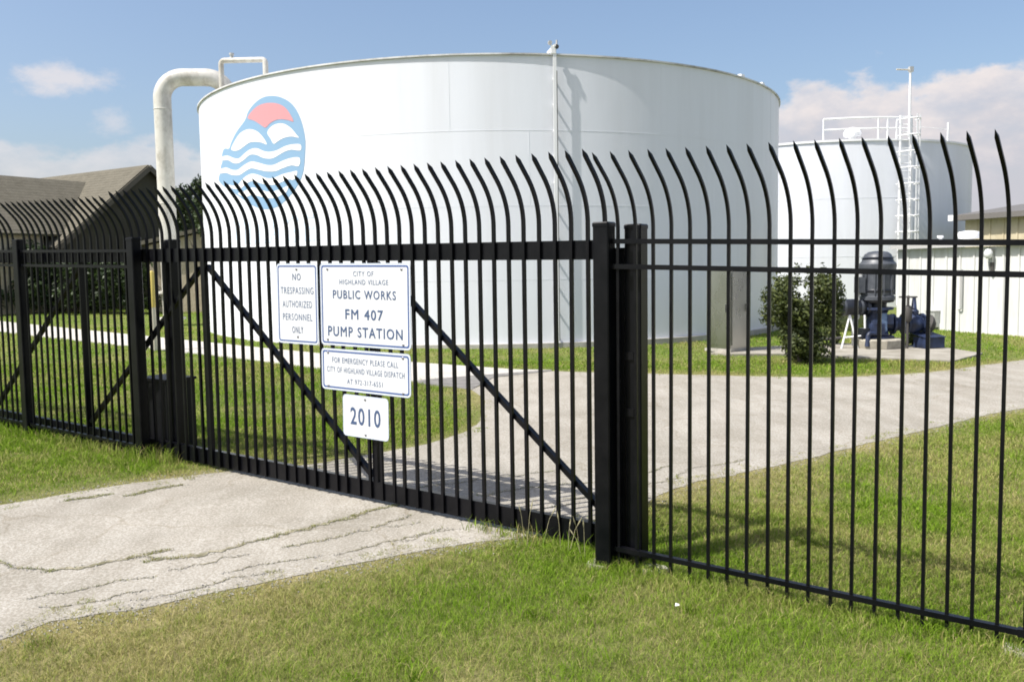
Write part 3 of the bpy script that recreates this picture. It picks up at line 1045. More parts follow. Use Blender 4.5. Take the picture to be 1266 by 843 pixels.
# emblem, painted on the shell (angle, height) outlines
EMB = dict(
 blue=[(-.6124,6.114),(-.5719,6.023),(-.5343,5.824),(-.5095,5.498),(-.4961,5.082),(-.4968,4.744),(-.5064,4.274),(-.528,3.979),(-.5624,3.721),(-.6043,3.532),(-.6549,3.486),(-.7095,3.584),(-.77,3.798),(-.8307,4.02),(-.8922,4.212),(-.927,4.383),(-.9092,4.565),(-.9036,4.711),(-.8905,4.812),(-.895,4.921),(-.8815,5.084),(-.8646,5.116),(-.8391,5.091),(-.8231,5.229),(-.7891,5.45),(-.7419,5.669),(-.7211,5.877),(-.684,6.047),(-.65,6.12)],
 hill1=[(-.8248,5.066),(-.7999,5.243),(-.7684,5.392),(-.7321,5.445),(-.7028,5.415),(-.6755,5.319),(-.6533,5.158),(-.6414,5.008),(-.6638,5.072),(-.6908,5.114),(-.7197,5.123),(-.7469,5.065),(-.7761,5.002),(-.8023,4.997)],
 hill2=[(-.6377,5.284),(-.62,5.406),(-.5926,5.451),(-.5669,5.417),(-.5426,5.294),(-.5246,5.137),(-.517,5.063),(-.5382,5.107),(-.5602,5.114),(-.5832,5.081),(-.6011,5.027),(-.6134,5.002),(-.6248,5.133)],
 sun=[(-.7261,5.723),(-.692,5.898),(-.6576,5.965),(-.6195,5.959),(-.5842,5.889),(-.5566,5.743),(-.5336,5.457),(-.5525,5.494),(-.5804,5.543),(-.607,5.533),(-.6289,5.474),(-.6452,5.406),(-.6675,5.504),(-.6941,5.619)],
 wave1=[(-.8949,4.929),(-.851,4.925),(-.813,4.835),(-.7822,4.79),(-.7525,4.873),(-.721,4.953),(-.6885,4.96),(-.6586,4.871),(-.6331,4.826),(-.6023,4.837),(-.5727,4.901),(-.5446,4.931),(-.5126,4.907),(-.5133,4.772),(-.5452,4.812),(-.5734,4.781),(-.6032,4.699),(-.6278,4.665),(-.6597,4.707),(-.6896,4.802),(-.722,4.828),(-.7496,4.744),(-.7832,4.682),(-.8143,4.708),(-.8472,4.81),(-.8959,4.847)],
 wave2=[(-.9109,4.623),(-.8647,4.64),(-.8253,4.552),(-.789,4.522),(-.7548,4.604),(-.7159,4.663),(-.6806,4.607),(-.6478,4.533),(-.6165,4.51),(-.5803,4.579),(-.5463,4.624),(-.5168,4.604),(-.5204,4.419),(-.5472,4.453),(-.5813,4.407),(-.6113,4.357),(-.6488,4.382),(-.6818,4.441),(-.7171,4.503),(-.7481,4.454),(-.7816,4.389),(-.8266,4.424),(-.8662,4.511),(-.9122,4.53)],
 wave3=[(-.8694,4.233),(-.8292,4.167),(-.7924,4.16),(-.7575,4.299),(-.7181,4.371),(-.6827,4.318),(-.6499,4.225),(-.6184,4.205),(-.5821,4.269),(-.548,4.299),(-.5263,4.303),(-.5381,4.122),(-.5601,4.134),(-.5832,4.096),(-.6133,4.044),(-.6509,4.067),(-.6841,4.134),(-.7195,4.193),(-.7508,4.131),(-.7848,4.045),(-.83,4.093)],
 wave4=[(-.7945,3.941),(-.7602,3.974),(-.7207,4.039),(-.6851,3.992),(-.652,3.909),(-.6204,3.891),(-.584,3.947),(-.561,3.979),(-.5733,3.813),(-.5908,3.787),(-.6152,3.73),(-.6531,3.75),(-.6864,3.815),(-.7221,3.861),(-.7534,3.825)])


def cr_smooth(pts, k=3):
    out = []
    n = len(pts)
    for i in range(n):
        p0, p1, p2, p3 = (np.array(pts[(i + j - 1) % n]) for j in range(4))
        # keep sharp corners
        a, b = (p1 - p0) * [8.7, 1], (p2 - p1) * [8.7, 1]
        for j in range(k):
            t = j / k
            q = .5 * ((2 * p1) + (-p0 + p2) * t + (2 * p0 - 5 * p1 + 4 * p2 - p3) * t * t + (-p0 + 3 * p1 - 3 * p2 + p3) * t ** 3)
            out.append(tuple(q))
    return out


def painted(name, pts, lift, mat, parent):
    """flat shape wrapped on the shell as a thin coat of paint"""
    bm = bmesh.new()
    f = bm.faces.new([bm.verts.new((a * TR, z, 0)) for a, z in pts])
    bmesh.ops.triangulate(bm, faces=[f], ngon_method='EAR_CLIP')
    x = min(a for a, _ in pts) * TR
    xe = max(a for a, _ in pts) * TR
    while x < xe:
        x += .22
        bmesh.ops.bisect_plane(bm, geom=bm.verts[:] + bm.edges[:] + bm.faces[:], plane_co=(x, 0, 0), plane_no=(1, 0, 0))
    for v in bm.verts:
        v.co = cylp(v.co.x / TR, v.co.y, TR + lift) - t0
    bmesh.ops.recalc_face_normals(bm, faces=bm.faces)
    me = bpy.data.meshes.new(name); bm.to_mesh(me); bm.free()
    me.materials.append(mat)
    # face outwards
    return link(name, me, parent)


emb = painted('emblem', cr_smooth(EMB['blue']), .005, M['logo_blue'], tank)
for nm, key, mt in (('emblem_hill', 'hill1', 'white'), ('emblem_hill', 'hill2', 'white'), ('emblem_sun', 'sun', 'logo_pink'), ('emblem_wave', 'wave1', 'white'),
                    ('emblem_wave', 'wave2', 'white'), ('emblem_wave', 'wave3', 'white'), ('emblem_wave', 'wave4', 'white')):
    painted(nm, cr_smooth(EMB[key]), .009, M[mt], emb)
co, F = text_mesh('VILLAGE', 0)
x0, x1, y0, y1 = co[:, 0].min(), co[:, 0].max(), co[:, 1].min(), co[:, 1].max()
vs = [cylp(-.835 + .36 * float((a - x0) / (x1 - x0)), 2.68 + .62 * float((b - y0) / (y1 - y0)), TR + .006) for a, b, _ in co]
P_(MB().add(vs, F), 'painted_lettering', M['letter_blue'], tank, t0)

# gauge column standing off the shell
phi = .180
nrm = Vector((math.sin(phi), -math.cos(phi), 0)); tan = Vector((math.cos(phi), math.sin(phi), 0))
base = cylp(phi, 0, TR)
col_c = base + nrm * .130
gc = P_(MB().box(col_c + Vector((0, 0, 3.52)), (.072, .022, 6.45), tan, nrm), 'gauge_column', M['white'], tank, t0)
P_(MB().box(col_c + tan * .046 + Vector((0, 0, 3.3)), (.016, .022, 5.9), tan, nrm), 'gauge_rod', M['iron'], gc, t0)
z = .5
while z < 6.6:
    P_(MB().box(base + nrm * .060 + Vector((0, 0, z)), (.035, .118, .035), tan, nrm), 'bracket', M['white'], gc, t0)
    z += .56
P_(MB().box(col_c - nrm * .30 + tan * .0 + Vector((0, 0, 6.78)), (.04, .70, .05), tan, nrm), 'top_arm', M['white'], gc, t0)
P_(MB().box(col_c - tan * .03 + Vector((0, 0, 6.70)), (.10, .05, .18), tan, nrm), 'gauge_head', M['white'], gc, t0)
P_(MB().lathe([(.045, 0), (.05, .03), (.045, .06)], col_c - tan * .10 + nrm * -.03 + Vector((0, 0, 6.84)), 12, nrm), 'pulley', M['galv'], gc, t0, 40)
P_(MB().lathe([(.045, 0), (.05, .03), (.045, .06)], col_c + tan * .05 + nrm * -.03 + Vector((0, 0, 6.76)), 12, nrm), 'pulley', M['iron'], gc, t0, 40)
P_(MB().tube([col_c + tan * .05 + Vector((0, 0, 6.78)), col_c + tan * .05 + Vector((0, 0, 6.90))], .02, 8), 'pin', M['galv'], gc, t0)
# small fittings along the rim
for phi in (.83, .98):
    P_(MB().box(cylp(phi, TZ1 + .075, TR - .05), (.18, .10, .07), (math.cos(phi), math.sin(phi), 0), (math.sin(phi), -math.cos(phi), 0)), 'rim_clip', M['white'], tank, t0)
# pipe support at the rim
q = Vector((-8.78, 27.2, 6.75))
P_(MB().box(q + Vector((0, 0, .05)), (.22, .12, .9)), 'pipe_support', M['white'], tank, t0)


def arc_path(pts, r, n=8):
    """polyline with rounded bends"""
    P = [Vector(p) for p in pts]
    out = [P[0]]
    for i in range(1, len(P) - 1):
        a, b = (P[i - 1] - P[i]).normalized(), (P[i + 1] - P[i]).normalized()
        ang = a.angle(b)
        t = r / math.tan(ang / 2)
        s, e = P[i] + a * t, P[i] + b * t
        c = P[i] + (a + b).normalized() * (r / math.sin(ang / 2))
        for k in range(n + 1):
            w = k / n
            v = ((s - c) * (1 - w) + (e - c) * w).normalized() * r
            out.append(c + v)
    out.append(P[-1])
    return out


# big riser pipe that loops over the rim
pb = Vector((-10.36, 27.0, gz(-10.3, 27)))
pipe = thing('riser_pipe', 'thick weathered white pipe rising beside the big tank and looping over its rim', 'pipe', pb)
path = arc_path([(-10.36, 27.0, pb.z - .1), (-10.36, 27.0, 7.84), (-8.70, 27.25, 7.87), (-7.85, 27.75, 6.1)], .62, 9)
P_(MB().tube(path, .255, 20), 'pipe_body', M['pipe_white'], pipe, pb, 50)
for k in (0.18, .97):
    zz = pb.z + k
    P_(MB().lathe([(.40, 0), (.40, .07), (.29, .08)], (-10.36, 27.0, zz), 20), 'flange', M['pipe_white'], pipe, pb, 40)
for pth, ax in (((-10.36, 27.0, 6.9), (0, 0, 1)), ((-10.36, 27.0, 4.1), (0, 0, 1)), ((-9.08, 27.2, 7.86), (1, .15, .02))):
    P_(MB().lathe([(.257, -.02), (.265, -.012), (.265, .012), (.257, .02)], pth, 20, ax), 'weld_ring', M['pipe_white'], pipe, pb, 40)
vb = Vector((-8.0, 25.6, 7.3))
vp = thing('vent_pipe', 'slim white pipe bent square over the left rim of the big tank', 'pipe', (-6.95, 25.0, 6.6))
v0 = vp.location.copy()
path = arc_path([(-8.02, 25.3, 7.1), (-8.02, 25.3, 7.90), (-6.70, 25.0, 7.84), (-6.70, 25.0, 6.55)], .10, 5)
P_(MB().tube(path, .075, 12), 'pipe_body', M['pipe_white'], vp, v0, 50)
P_(MB().lathe([(.05, 0), (.05, .09), (.07, .10), (.07, .15)], (-7.69, 25.22, 7.93), 10), 'pipe_cap', M['galv'], vp, v0, 40)
P_(MB().tube([(-8.02, 25.3, 7.2), (-7.9, 25.6, 6.95), (-7.7, 26.0, 6.62)], .06, 10), 'pipe_leg', M['pipe_white'], vp, v0, 50)


# ------------------------------------------------------------------ second tank
C2, R2, Z2 = Vector((14.36, 41.7, 0)), 6.4, 6.87
tk2 = thing('water_tank', 'smaller white tank with roof railing and caged ladder, right of the big tank', 'water tank', (C2.x, C2.y, 0))
k0 = tk2.location.copy()
P_(ring_shell(R2, -.1, Z2, 96, C2), 'shell', M['tank_white'], tk2, k0, 30)
P_(band(R2 - .02, R2 + .05, Z2 - .06, Z2 + .02, 96, C2), 'rim', M['white'], tk2, k0, 30)
mb = MB()
vs = [cylp(2 * PI * k / 96, Z2 + .015, R2, C2) for k in range(96)] + [Vector((C2.x, C2.y, Z2 + .28))]
mb.add(vs, [(k, (k + 1) % 96, 96) for k in range(96)])
P_(mb, 'roof', M['white'], tk2, k0, 40)
for z in (2.3, 4.6):
    P_(band(R2 - .01, R2 + .006, z - .012, z + .012, 96, C2), 'weld_seam', M['tank_white'], tk2, k0, 60)
rl = P_(MB().tube([cylp(a, Z2 + .85, R2 - .08, C2) for a in np.linspace(-.30, .24, 14)], .038, 8), 'guard_rail', M['white'], tk2, k0, 50)
P_(MB().tube([cylp(a, Z2 + .43, R2 - .08, C2) for a in np.linspace(-.30, .24, 14)], .032, 8), 'mid_rail', M['white'], rl, k0, 50)
for a in (-.30, .03, .09, .15, .24):
    P_(MB().tube([cylp(a, Z2, R2 - .08, C2), cylp(a, Z2 + .85, R2 - .08, C2)], .036, 8), 'baluster', M['white'], rl, k0, 50)
P_(MB().tube([cylp(.58, Z2, R2 - .1, C2), cylp(.58, Z2 + .78, R2 - .1, C2)], .038, 8), 'guard_post', M['white'], tk2, k0, 50)
P_(MB().tube([cylp(a, Z2 + .50, R2 - .1, C2) for a in np.linspace(.24, .58, 9)], .012, 6), 'safety_chain', M['white'], tk2, k0, 50)
mb = MB().lathe([(.14, 0), (.14, .16), (.32, .18), (.35, .30), (.27, .45), (.12, .52), (.02, .54)], cylp(-.10, Z2 + .05, R2 - .75, C2), 20)
P_(mb, 'vent_dome', M['white'], tk2, k0, 40)
# ladder with safety cage
la = .18
ln = Vector((math.sin(la), -math.cos(la), 0)); lt = Vector((math.cos(la), math.sin(la), 0))
lb = cylp(la, 0, R2, C2)
lad = None
for sg in (-1, 1):
    o = P_(MB().box(lb + ln * .24 + lt * (.24 * sg) + Vector((0, 0, 4.05)), (.06, .06, 7.4), lt, ln), 'ladder_rail', M['white'], tk2, k0)
    if sg == -1:
        lad = o
z = .5
while z < 7.7:
    P_(MB().tube([lb + ln * .24 - lt * .24 + Vector((0, 0, z)), lb + ln * .24 + lt * .24 + Vector((0, 0, z))], .020, 6), 'rung', M['white'], lad, k0)
    z += .3
z = 2.6
while z < 7.75:
    pts = []
    for i in range(11):
        a = PI * i / 10
        pts.append(lb + ln * (.24 + .70 * math.sin(a)) + lt * (-.38 * math.cos(a)) + Vector((0, 0, z)))
    P_(MB().tube(pts, .026, 6), 'cage_hoop', M['white'], lad, k0)
    z += .62
for i in (1, 3, 5, 7, 9):
    a = PI * i / 10
    q = lb + ln * (.24 + .70 * math.sin(a)) + lt * (-.38 * math.cos(a))
    P_(MB().box(q + Vector((0, 0, 5.15)), (.045, .014, 5.1), lt, ln), 'cage_strap', M['white'], lad, k0)
mast = P_(MB().tube([lb + lt * .10 + ln * .30 + Vector((0, 0, 6.9)), lb + lt * .10 + ln * .30 + Vector((0, 0, 9.46))], [.05, .04], 10), 'antenna_mast', M['white'], tk2, k0, 50)
P_(MB().tube([lb + lt * .12 + ln * .30 + Vector((0, 0, 9.48)), lb - lt * .50 + ln * .30 + Vector((0, 0, 9.48))], .028, 8), 'antenna_boom', M['cream'], mast, k0, 50)
P_(MB().box(lb + lt * .12 + ln * .30 + Vector((0, 0, 9.50)), (.16, .13, .20), lt, ln), 'antenna_clamp', M['galv'], mast, k0)


# ------------------------------------------------------------------ metal buildings on the right
def ribbed_wall(a, b, z0, z1, nrm, pitch, rib, mats, parent, base, name='wall_panel'):
    """corrugated sheet wall: one object per sheet of the wall, ribs standing proud"""
    a, b = Vector(a), Vector(b)
    d = (b - a); L = d.length; d.normalize()
    n = max(1, int(round(L / pitch)))
    p = L / n
    for i in range(n):
        mb = MB()
        s = i * p
        prof = [(0.004, 0), (p * .38, 0), (p * .40, rib * .25), (p * .44, rib * .25), (p * .46, 0), (p - .075, 0), (p - .055, rib), (p - .015, rib), (p - .001, 0)]
        vs = []
        for z in (z0, z1):
            for (t, o) in prof:
                q = a + d * (s + t) + nrm * o
                vs.append((q.x, q.y, z))
        m = len(prof)
        mb.add(vs, [(j, j + 1, j + 1 + m, j + m) for j in range(m - 1)])
        P_(mb, name, mats, parent, base)


wa, wb = Vector((11.117, 25.543, 0)), Vector((14.25, 18.66, 0))
wd = (wb - wa).normalized(); wnr = Vector((wd.y, -wd.x, 0))
if wnr.x > 0:
    wnr = -wnr
bld = thing('metal_building', 'long low white metal building with ribbed walls, behind the pump', 'building', (wa.x, wa.y, .1))
b0 = bld.location.copy()
ribbed_wall(wa, wb, .02, 2.36, wnr, .42, .028, M['wall_white'], bld, b0)
back = -wnr * 6.0
core = MB().add([wa - wnr * .03 + Vector((0, 0, 0)), wb - wnr * .03, wb + back, wa + back, wa - wnr * .03 + Vector((0, 0, 2.34)), wb - wnr * .03 + Vector((0, 0, 2.34)), wb + back + Vector((0, 0, 2.34)), wa + back + Vector((0, 0, 2.34))],
                [(0, 1, 5, 4), (1, 2, 6, 5), (2, 3, 7, 6), (3, 0, 4, 7), (0, 3, 2, 1), (4, 5, 6, 7)])
P_(core, 'wall_core', M['wall_white'], bld, b0)
e0, e1 = wa - wd * .1, wb + wd * .1
zr = 2.46
roof = MB().add([e0 + wnr * .12 + Vector((0, 0, zr)), e1 + wnr * .12 + Vector((0, 0, zr)), e1 + back + Vector((0, 0, zr + .16)), e0 + back + Vector((0, 0, zr + .16)),
                 e0 + wnr * .12 + Vector((0, 0, zr - .05)), e1 + wnr * .12 + Vector((0, 0, zr - .05)), e1 + back + Vector((0, 0, zr + .10)), e0 + back + Vector((0, 0, zr + .10))],
                [(0, 1, 2, 3), (7, 6, 5, 4), (0, 4, 5, 1), (1, 5, 6, 2), (2, 6, 7, 3), (3, 7, 4, 0)])
P_(roof, 'roof', M['wall_white'], bld, b0)
P_(MB().beam(e0 + wnr * .155 + Vector((0, 0, zr - .035)), e1 + wnr * .155 + Vector((0, 0, zr - .035)), .065, .11), 'gutter', M['gutter'], bld, b0)
P_(MB().beam(wa + wnr * .036 + Vector((0, 0, .06)), wb + wnr * .036 + Vector((0, 0, .06)), .012, .12), 'base_trim', M['cream'], bld, b0)
q = wa + wd * 3.02 + wnr * .05
lampo = P_(MB().box(q + Vector((0, 0, 2.12)), (.10, .08, .34), wd, wnr), 'wall_lamp', M['galv'], bld, b0)
P_(MB().lathe([(.05, 0), (.10, .05), (.11, .16), (.06, .24)], q + wnr * .12 + Vector((0, 0, 2.05)), 14), 'lamp_globe', M['lamp_glass'], lampo, b0, 40)
P_(MB().tube([q + wd * .02 + Vector((0, 0, 1.95)), q + wd * .03 + Vector((0, 0, 1.66))], .045, 8), 'lamp_bracket', M['iron'], lampo, b0)
for s, z0_, z1_ in ((2.18, .65, 1.7),):
    q = wa + wd * s + wnr * .06
    P_(MB().tube(arc_path([q + Vector((0, 0, 1.78)), q + Vector((0, 0, .72)), q - wd * .10 + Vector((0, 0, .72))], .05, 4), .022, 8), 'conduit', M['galv'], bld, b0, 50)
q = wa + wd * 1.32 + wnr * .10
vb_ = P_(MB().box(q + Vector((0, 0, .42)), (.30, .20, .42), wd, wnr), 'meter_box', M['galv'], bld, b0)
P_(MB().box(q + Vector((0, 0, .65)), (.34, .24, .03), wd, wnr), 'meter_box_lid', M['galv'], vb_, b0)
# turbine vent on its roof
q = wa + wd * 1.05 - wnr * 1.6
mb = MB().lathe([(.11, 0), (.11, .12), (.27, .14), (.30, .26), (.27, .33), (.10, .36)], q + Vector((0, 0, 2.50)), 16)
P_(mb, 'roof_vent', M['white'], bld, b0, 40)
q = wa + wd * .35 - wnr * 1.3
P_(MB().lathe([(.05, 0), (.05, .18), (.09, .19), (.09, .25)], q + Vector((0, 0, 2.50)), 12), 'roof_vent', M['white'], bld, b0, 40)

# tan building behind it
ta, tb = Vector((17.36, 34.0, 0)), Vector((17.36 + .414 * 12, 34.0 - .91 * 12, 0))
td = (tb - ta).normalized(); tn = Vector((td.y, -td.x, 0))
if tn.x > 0:
    tn = -tn
tan_b = thing('metal_building', 'tan ribbed building with a dark eave, far right behind the white one', 'building', (ta.x, ta.y, .1))
n0 = tan_b.location.copy()
ribbed_wall(ta, tb, .05, 3.62, tn, .55, .03, M['wall_tan'], tan_b, n0)
bk = -tn * 7
core = MB().add([ta - tn * .03, tb - tn * .03, tb + bk, ta + bk] + [v + Vector((0, 0, 3.60)) for v in (ta - tn * .03, tb - tn * .03, tb + bk, ta + bk)],
                [(0, 1, 5, 4), (1, 2, 6, 5), (2, 3, 7, 6), (3, 0, 4, 7), (0, 3, 2, 1), (4, 5, 6, 7)])
P_(core, 'wall_core', M['wall_tan'], tan_b, n0)
e0, e1 = ta - td * .25, tb + td * .25
zz = 3.78
rf = MB().add([e0 + tn * .4 + Vector((0, 0, zz)), e1 + tn * .4 + Vector((0, 0, zz)), e1 + bk * .5 + Vector((0, 0, zz + .5)), e0 + bk * .5 + Vector((0, 0, zz + .5)),
               e0 + tn * .4 + Vector((0, 0, zz - .2)), e1 + tn * .4 + Vector((0, 0, zz - .2)), e1 + bk * .5 + Vector((0, 0, zz - .15)), e0 + bk * .5 + Vector((0, 0, zz - .15))],
              [(0, 1, 2, 3), (7, 6, 5, 4), (0, 4, 5, 1), (1, 5, 6, 2), (2, 6, 7, 3), (3, 7, 4, 0)])
P_(rf, 'roof', M['fascia'], tan_b, n0)
P_(MB().box(e0 + tn * .44 + Vector((0, 0, zz - .10)), (.22, .12, .22), td, tn), 'gutter_end', M['white'], tan_b, n0)


# ------------------------------------------------------------------ house on the left
rd = Vector((.843, -.538, 0)); sd = Vector((-.538, -.843, 0))       # ridge direction, slope direction
hb = Vector((-15.4, 38.0, 0))
house = thing('house', 'brown shingle roofed house with two gables, far left behind the fence', 'house', (hb.x, hb.y, .7))
h0 = house.location.copy()


def gable_roof(a, b, half, zr_, ze, slope_dir, parent, over=.35):
    """two thick slopes either side of the ridge a-b"""
    a, b = Vector(a), Vector(b)
    res = []
    for sg in (1, -1):
        o = slope_dir * half * sg
        drop = Vector((0, 0, ze - zr_))
        nr = (o + drop).cross(b - a).normalized()
        if nr.z < 0:
            nr = -nr
        up_ = nr * .10
        A, B_, C_, D_ = a + Vector((0, 0, zr_)), b + Vector((0, 0, zr_)), b + o + Vector((0, 0, ze)), a + o + Vector((0, 0, ze))
        mb = MB().add([A, B_, C_, D_, A + up_, B_ + up_, C_ + up_, D_ + up_], [(0, 1, 2, 3), (4, 5, 6, 7), (0, 4, 5, 1), (1, 5, 6, 2), (2, 6, 7, 3), (3, 7, 4, 0)])
        r_ = P_(mb, 'roof', M['shingle'], parent, h0)
        # courses of shingles: thin steps across the slope
        L = (o + drop).length
        n = int(L / .20)
        sv = (o + drop) / L
        st = MB()
        for i in range(1, n):
            p0 = A + sv * (i * .20) + up_ * 1.06
            p1 = B_ + sv * (i * .20) + up_ * 1.06
            st.beam(p0, p1, .19, .006, nr)
        so_ = P_(st, 'shingle_courses', M['shingle'], r_, h0)
        so_['kind'] = 'stuff'
        res.append(r_)
    return res


gable_roof(hb + rd * .25, hb - rd * 9.5, 4.25, 6.55, 3.05, sd, house)
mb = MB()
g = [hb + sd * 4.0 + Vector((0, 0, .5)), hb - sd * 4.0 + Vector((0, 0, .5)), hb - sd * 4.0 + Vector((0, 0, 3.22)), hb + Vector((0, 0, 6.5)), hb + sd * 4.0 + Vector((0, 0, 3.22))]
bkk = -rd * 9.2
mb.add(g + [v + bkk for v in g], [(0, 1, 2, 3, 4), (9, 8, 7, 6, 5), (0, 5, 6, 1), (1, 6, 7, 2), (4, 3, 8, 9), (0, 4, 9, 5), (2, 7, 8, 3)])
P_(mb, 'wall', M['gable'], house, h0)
# barge boards
for sg in (1, -1):
    P_(MB().beam(hb + rd * .27 + Vector((0, 0, 6.50)), hb + rd * .27 + sd * (4.25 * sg) + Vector((0, 0, 3.0)), .05, .20), 'barge_board', M['trim'], house, h0)
# cross gable nearer to us
ca = Vector((-18.5, 39.2, 0))
gable_roof(ca, ca + sd * 9.0, 3.0, 6.0, 3.55, rd, house)
cb = ca + sd * 8.7
g = [cb + rd * 2.8 + Vector((0, 0, .4)), cb - rd * 2.8 + Vector((0, 0, .4)), cb - rd * 2.8 + Vector((0, 0, 3.65)), cb + Vector((0, 0, 5.95)), cb + rd * 2.8 + Vector((0, 0, 3.65))]
bkk = -sd * 5
P_(MB().add(g + [v + bkk for v in g], [(0, 1, 2, 3, 4), (9, 8, 7, 6, 5), (0, 5, 6, 1), (1, 6, 7, 2), (4, 3, 8, 9), (0, 4, 9, 5), (2, 7, 8, 3)]), 'wall', M['brick_tan'], house, h0)
# eave wall of the main wing, light brick with a window
ev = hb + sd * 4.02 - rd * .2
P_(MB().box(ev - rd * 1.4 + Vector((0, 0, 1.85)), (2.6, .08, 2.4), rd, sd), 'wall', M['brick_tan'], house, h0)
wi = P_(MB().box(ev - rd * 1.2 + sd * .05 + Vector((0, 0, 2.0)), (.9, .05, 1.2), rd, sd), 'window', M['white'], house, h0)
P_(MB().box(ev - rd * 1.2 + sd * .078 + Vector((0, 0, 2.0)), (.78, .02, 1.08), rd, sd), 'pane', M['glass'], wi, h0)

# beige outbuilding between the house and the tank
sb = Vector((-12.35, 34.2, 0))
shed = thing('outbuilding', 'beige outbuilding showing between the thick riser pipe and the big tank', 'building', (sb.x, sb.y, .6))
s0_ = shed.location.copy()
xd = Vector((.9, .1, 0)).normalized(); yd = Vector((-.1, .9, 0)).normalized()
g = [sb + xd * -1.6 + Vector((0, 0, .4)), sb + xd * 2.4 + Vector((0, 0, .4)), sb + xd * 2.4 + Vector((0, 0, 4.0)), sb + xd * -1.6 + Vector((0, 0, 3.1))]
bq = yd * 4
P_(MB().add(g + [v + bq for v in g], [(0, 1, 2, 3), (7, 6, 5, 4), (0, 4, 5, 1), (1, 5, 6, 2), (3, 2, 6, 7), (0, 3, 7, 4)]), 'wall', M['brick_tan'], shed, s0_)
a_, b_ = sb + xd * -1.9 - yd * .3, sb + xd * 2.7 - yd * .3
P_(MB().add([a_ + Vector((0, 0, 3.08)), b_ + Vector((0, 0, 4.11)), b_ + yd * 4.6 + Vector((0, 0, 4.11)), a_ + yd * 4.6 + Vector((0, 0, 3.08)),
             a_ + Vector((0, 0, 3.22)), b_ + Vector((0, 0, 4.25)), b_ + yd * 4.6 + Vector((0, 0, 4.25)), a_ + yd * 4.6 + Vector((0, 0, 3.22))],
            [(3, 2, 1, 0), (4, 5, 6, 7), (0, 1, 5, 4), (1, 2, 6, 5), (2, 3, 7, 6), (3, 0, 4, 7)]), 'roof', M['shingle'], shed, s0_)

# marker post near the riser pipe
mp_ = Vector((-7.85, 19.4, gz(-7.85, 19.4)))
mk = thing('marker_post', 'slim marker post, yellow above and cream below, seen just right of the second fence post', 'post', mp_)
P_(MB().lathe([(.058, 0), (.058, .95)], mp_, 12), 'post_base', M['cream'], mk, mp_, 40)
P_(MB().lathe([(.062, .95), (.062, 1.70), (.04, 1.74), (.01, 1.75)], mp_, 12), 'post_top', M['yellow'], mk, mp_, 40)


# ------------------------------------------------------------------ blue car at the far left
def build_car():
    c = Vector((-23.2, 37.2, gz(-23.2, 37.2)))
    car = thing('parked_car', 'blue car parked by the house at the far left edge', 'car', c)
    L, Wd = 4.4, 1.75
    a = math.radians(10)
    ex = Vector((math.cos(a), math.sin(a), 0)); ey = Vector((-math.sin(a), math.cos(a), 0))
    def pr(prof, w, inset=0):
        n = len(prof)
        vs = [ex * x - ey * (w / 2 - (inset if z > .95 else 0)) + Vector((0, 0, z)) for x, z in prof] + [ex * x + ey * (w / 2 - (inset if z > .95 else 0)) + Vector((0, 0, z)) for x, z in prof]
        return MB().add(vs, [tuple(range(n)), tuple(range(2 * n - 1, n - 1, -1))] + [(i, (i + 1) % n, (i + 1) % n + n, i + n) for i in range(n)])
    body = [(-2.2, .35), (-2.15, .75), (-1.95, .92), (-1.2, .95), (-.75, 1.40), (-.2, 1.48), (.7, 1.44), (1.35, 1.0), (2.0, .9), (2.2, .7), (2.2, .35)]
    part('body', pr(body, Wd, .12), M['car_blue'], car, 35)
    for sg in (-1, 1):
        mb = MB()
        q = [(-1.0, 1.0), (-.66, 1.34), (-.1, 1.40), (-.1, 1.0)]
        mb.add([ex * x + ey * (sg * (Wd / 2 - .10)) + Vector((0, 0, z)) for x, z in q], [(0, 1, 2, 3)])
        q = [(0, 1.0), (0, 1.40), (.62, 1.36), (1.1, 1.0)]
        mb.add([ex * x + ey * (sg * (Wd / 2 - .10)) + Vector((0, 0, z)) for x, z in q], [(0, 1, 2, 3)])
        part('side_window', mb, M['glass'], car)
        part('headlight', MB().box(ex * 2.17 + ey * (sg * .62) + Vector((0, 0, .72)), (.1, .34, .14), ex, ey), M['lamp_glass'], car)
        for x in (-1.35, 1.35):
            w = part('wheel', MB().lathe([(.32, -.1), (.34, -.06), (.34, .06), (.32, .1)], ex * x + ey * (sg * (Wd / 2 - .08)) + Vector((0, 0, .33)), 20, ey), M['rubber'], car, 40)
            part('rim', MB().lathe([(.2, -.11), (.2, .11)], ex * x + ey * (sg * (Wd / 2 - .08)) + Vector((0, 0, .33)), 16, ey), M['chrome'], w, 40)
    part('windscreen', MB().add([ex * .74 + ey * -.66 + Vector((0, 0, 1.43)), ex * .74 + ey * .66 + Vector((0, 0, 1.43)), ex * 1.33 + ey * .72 + Vector((0, 0, 1.03)), ex * 1.33 + ey * -.72 + Vector((0, 0, 1.03))], [(0, 1, 2, 3)]), M['glass'], car)
    part('bumper', MB().box(ex * 2.2 + Vector((0, 0, .48)), (.12, 1.6, .18), ex, ey), M['white'], car)


build_car()

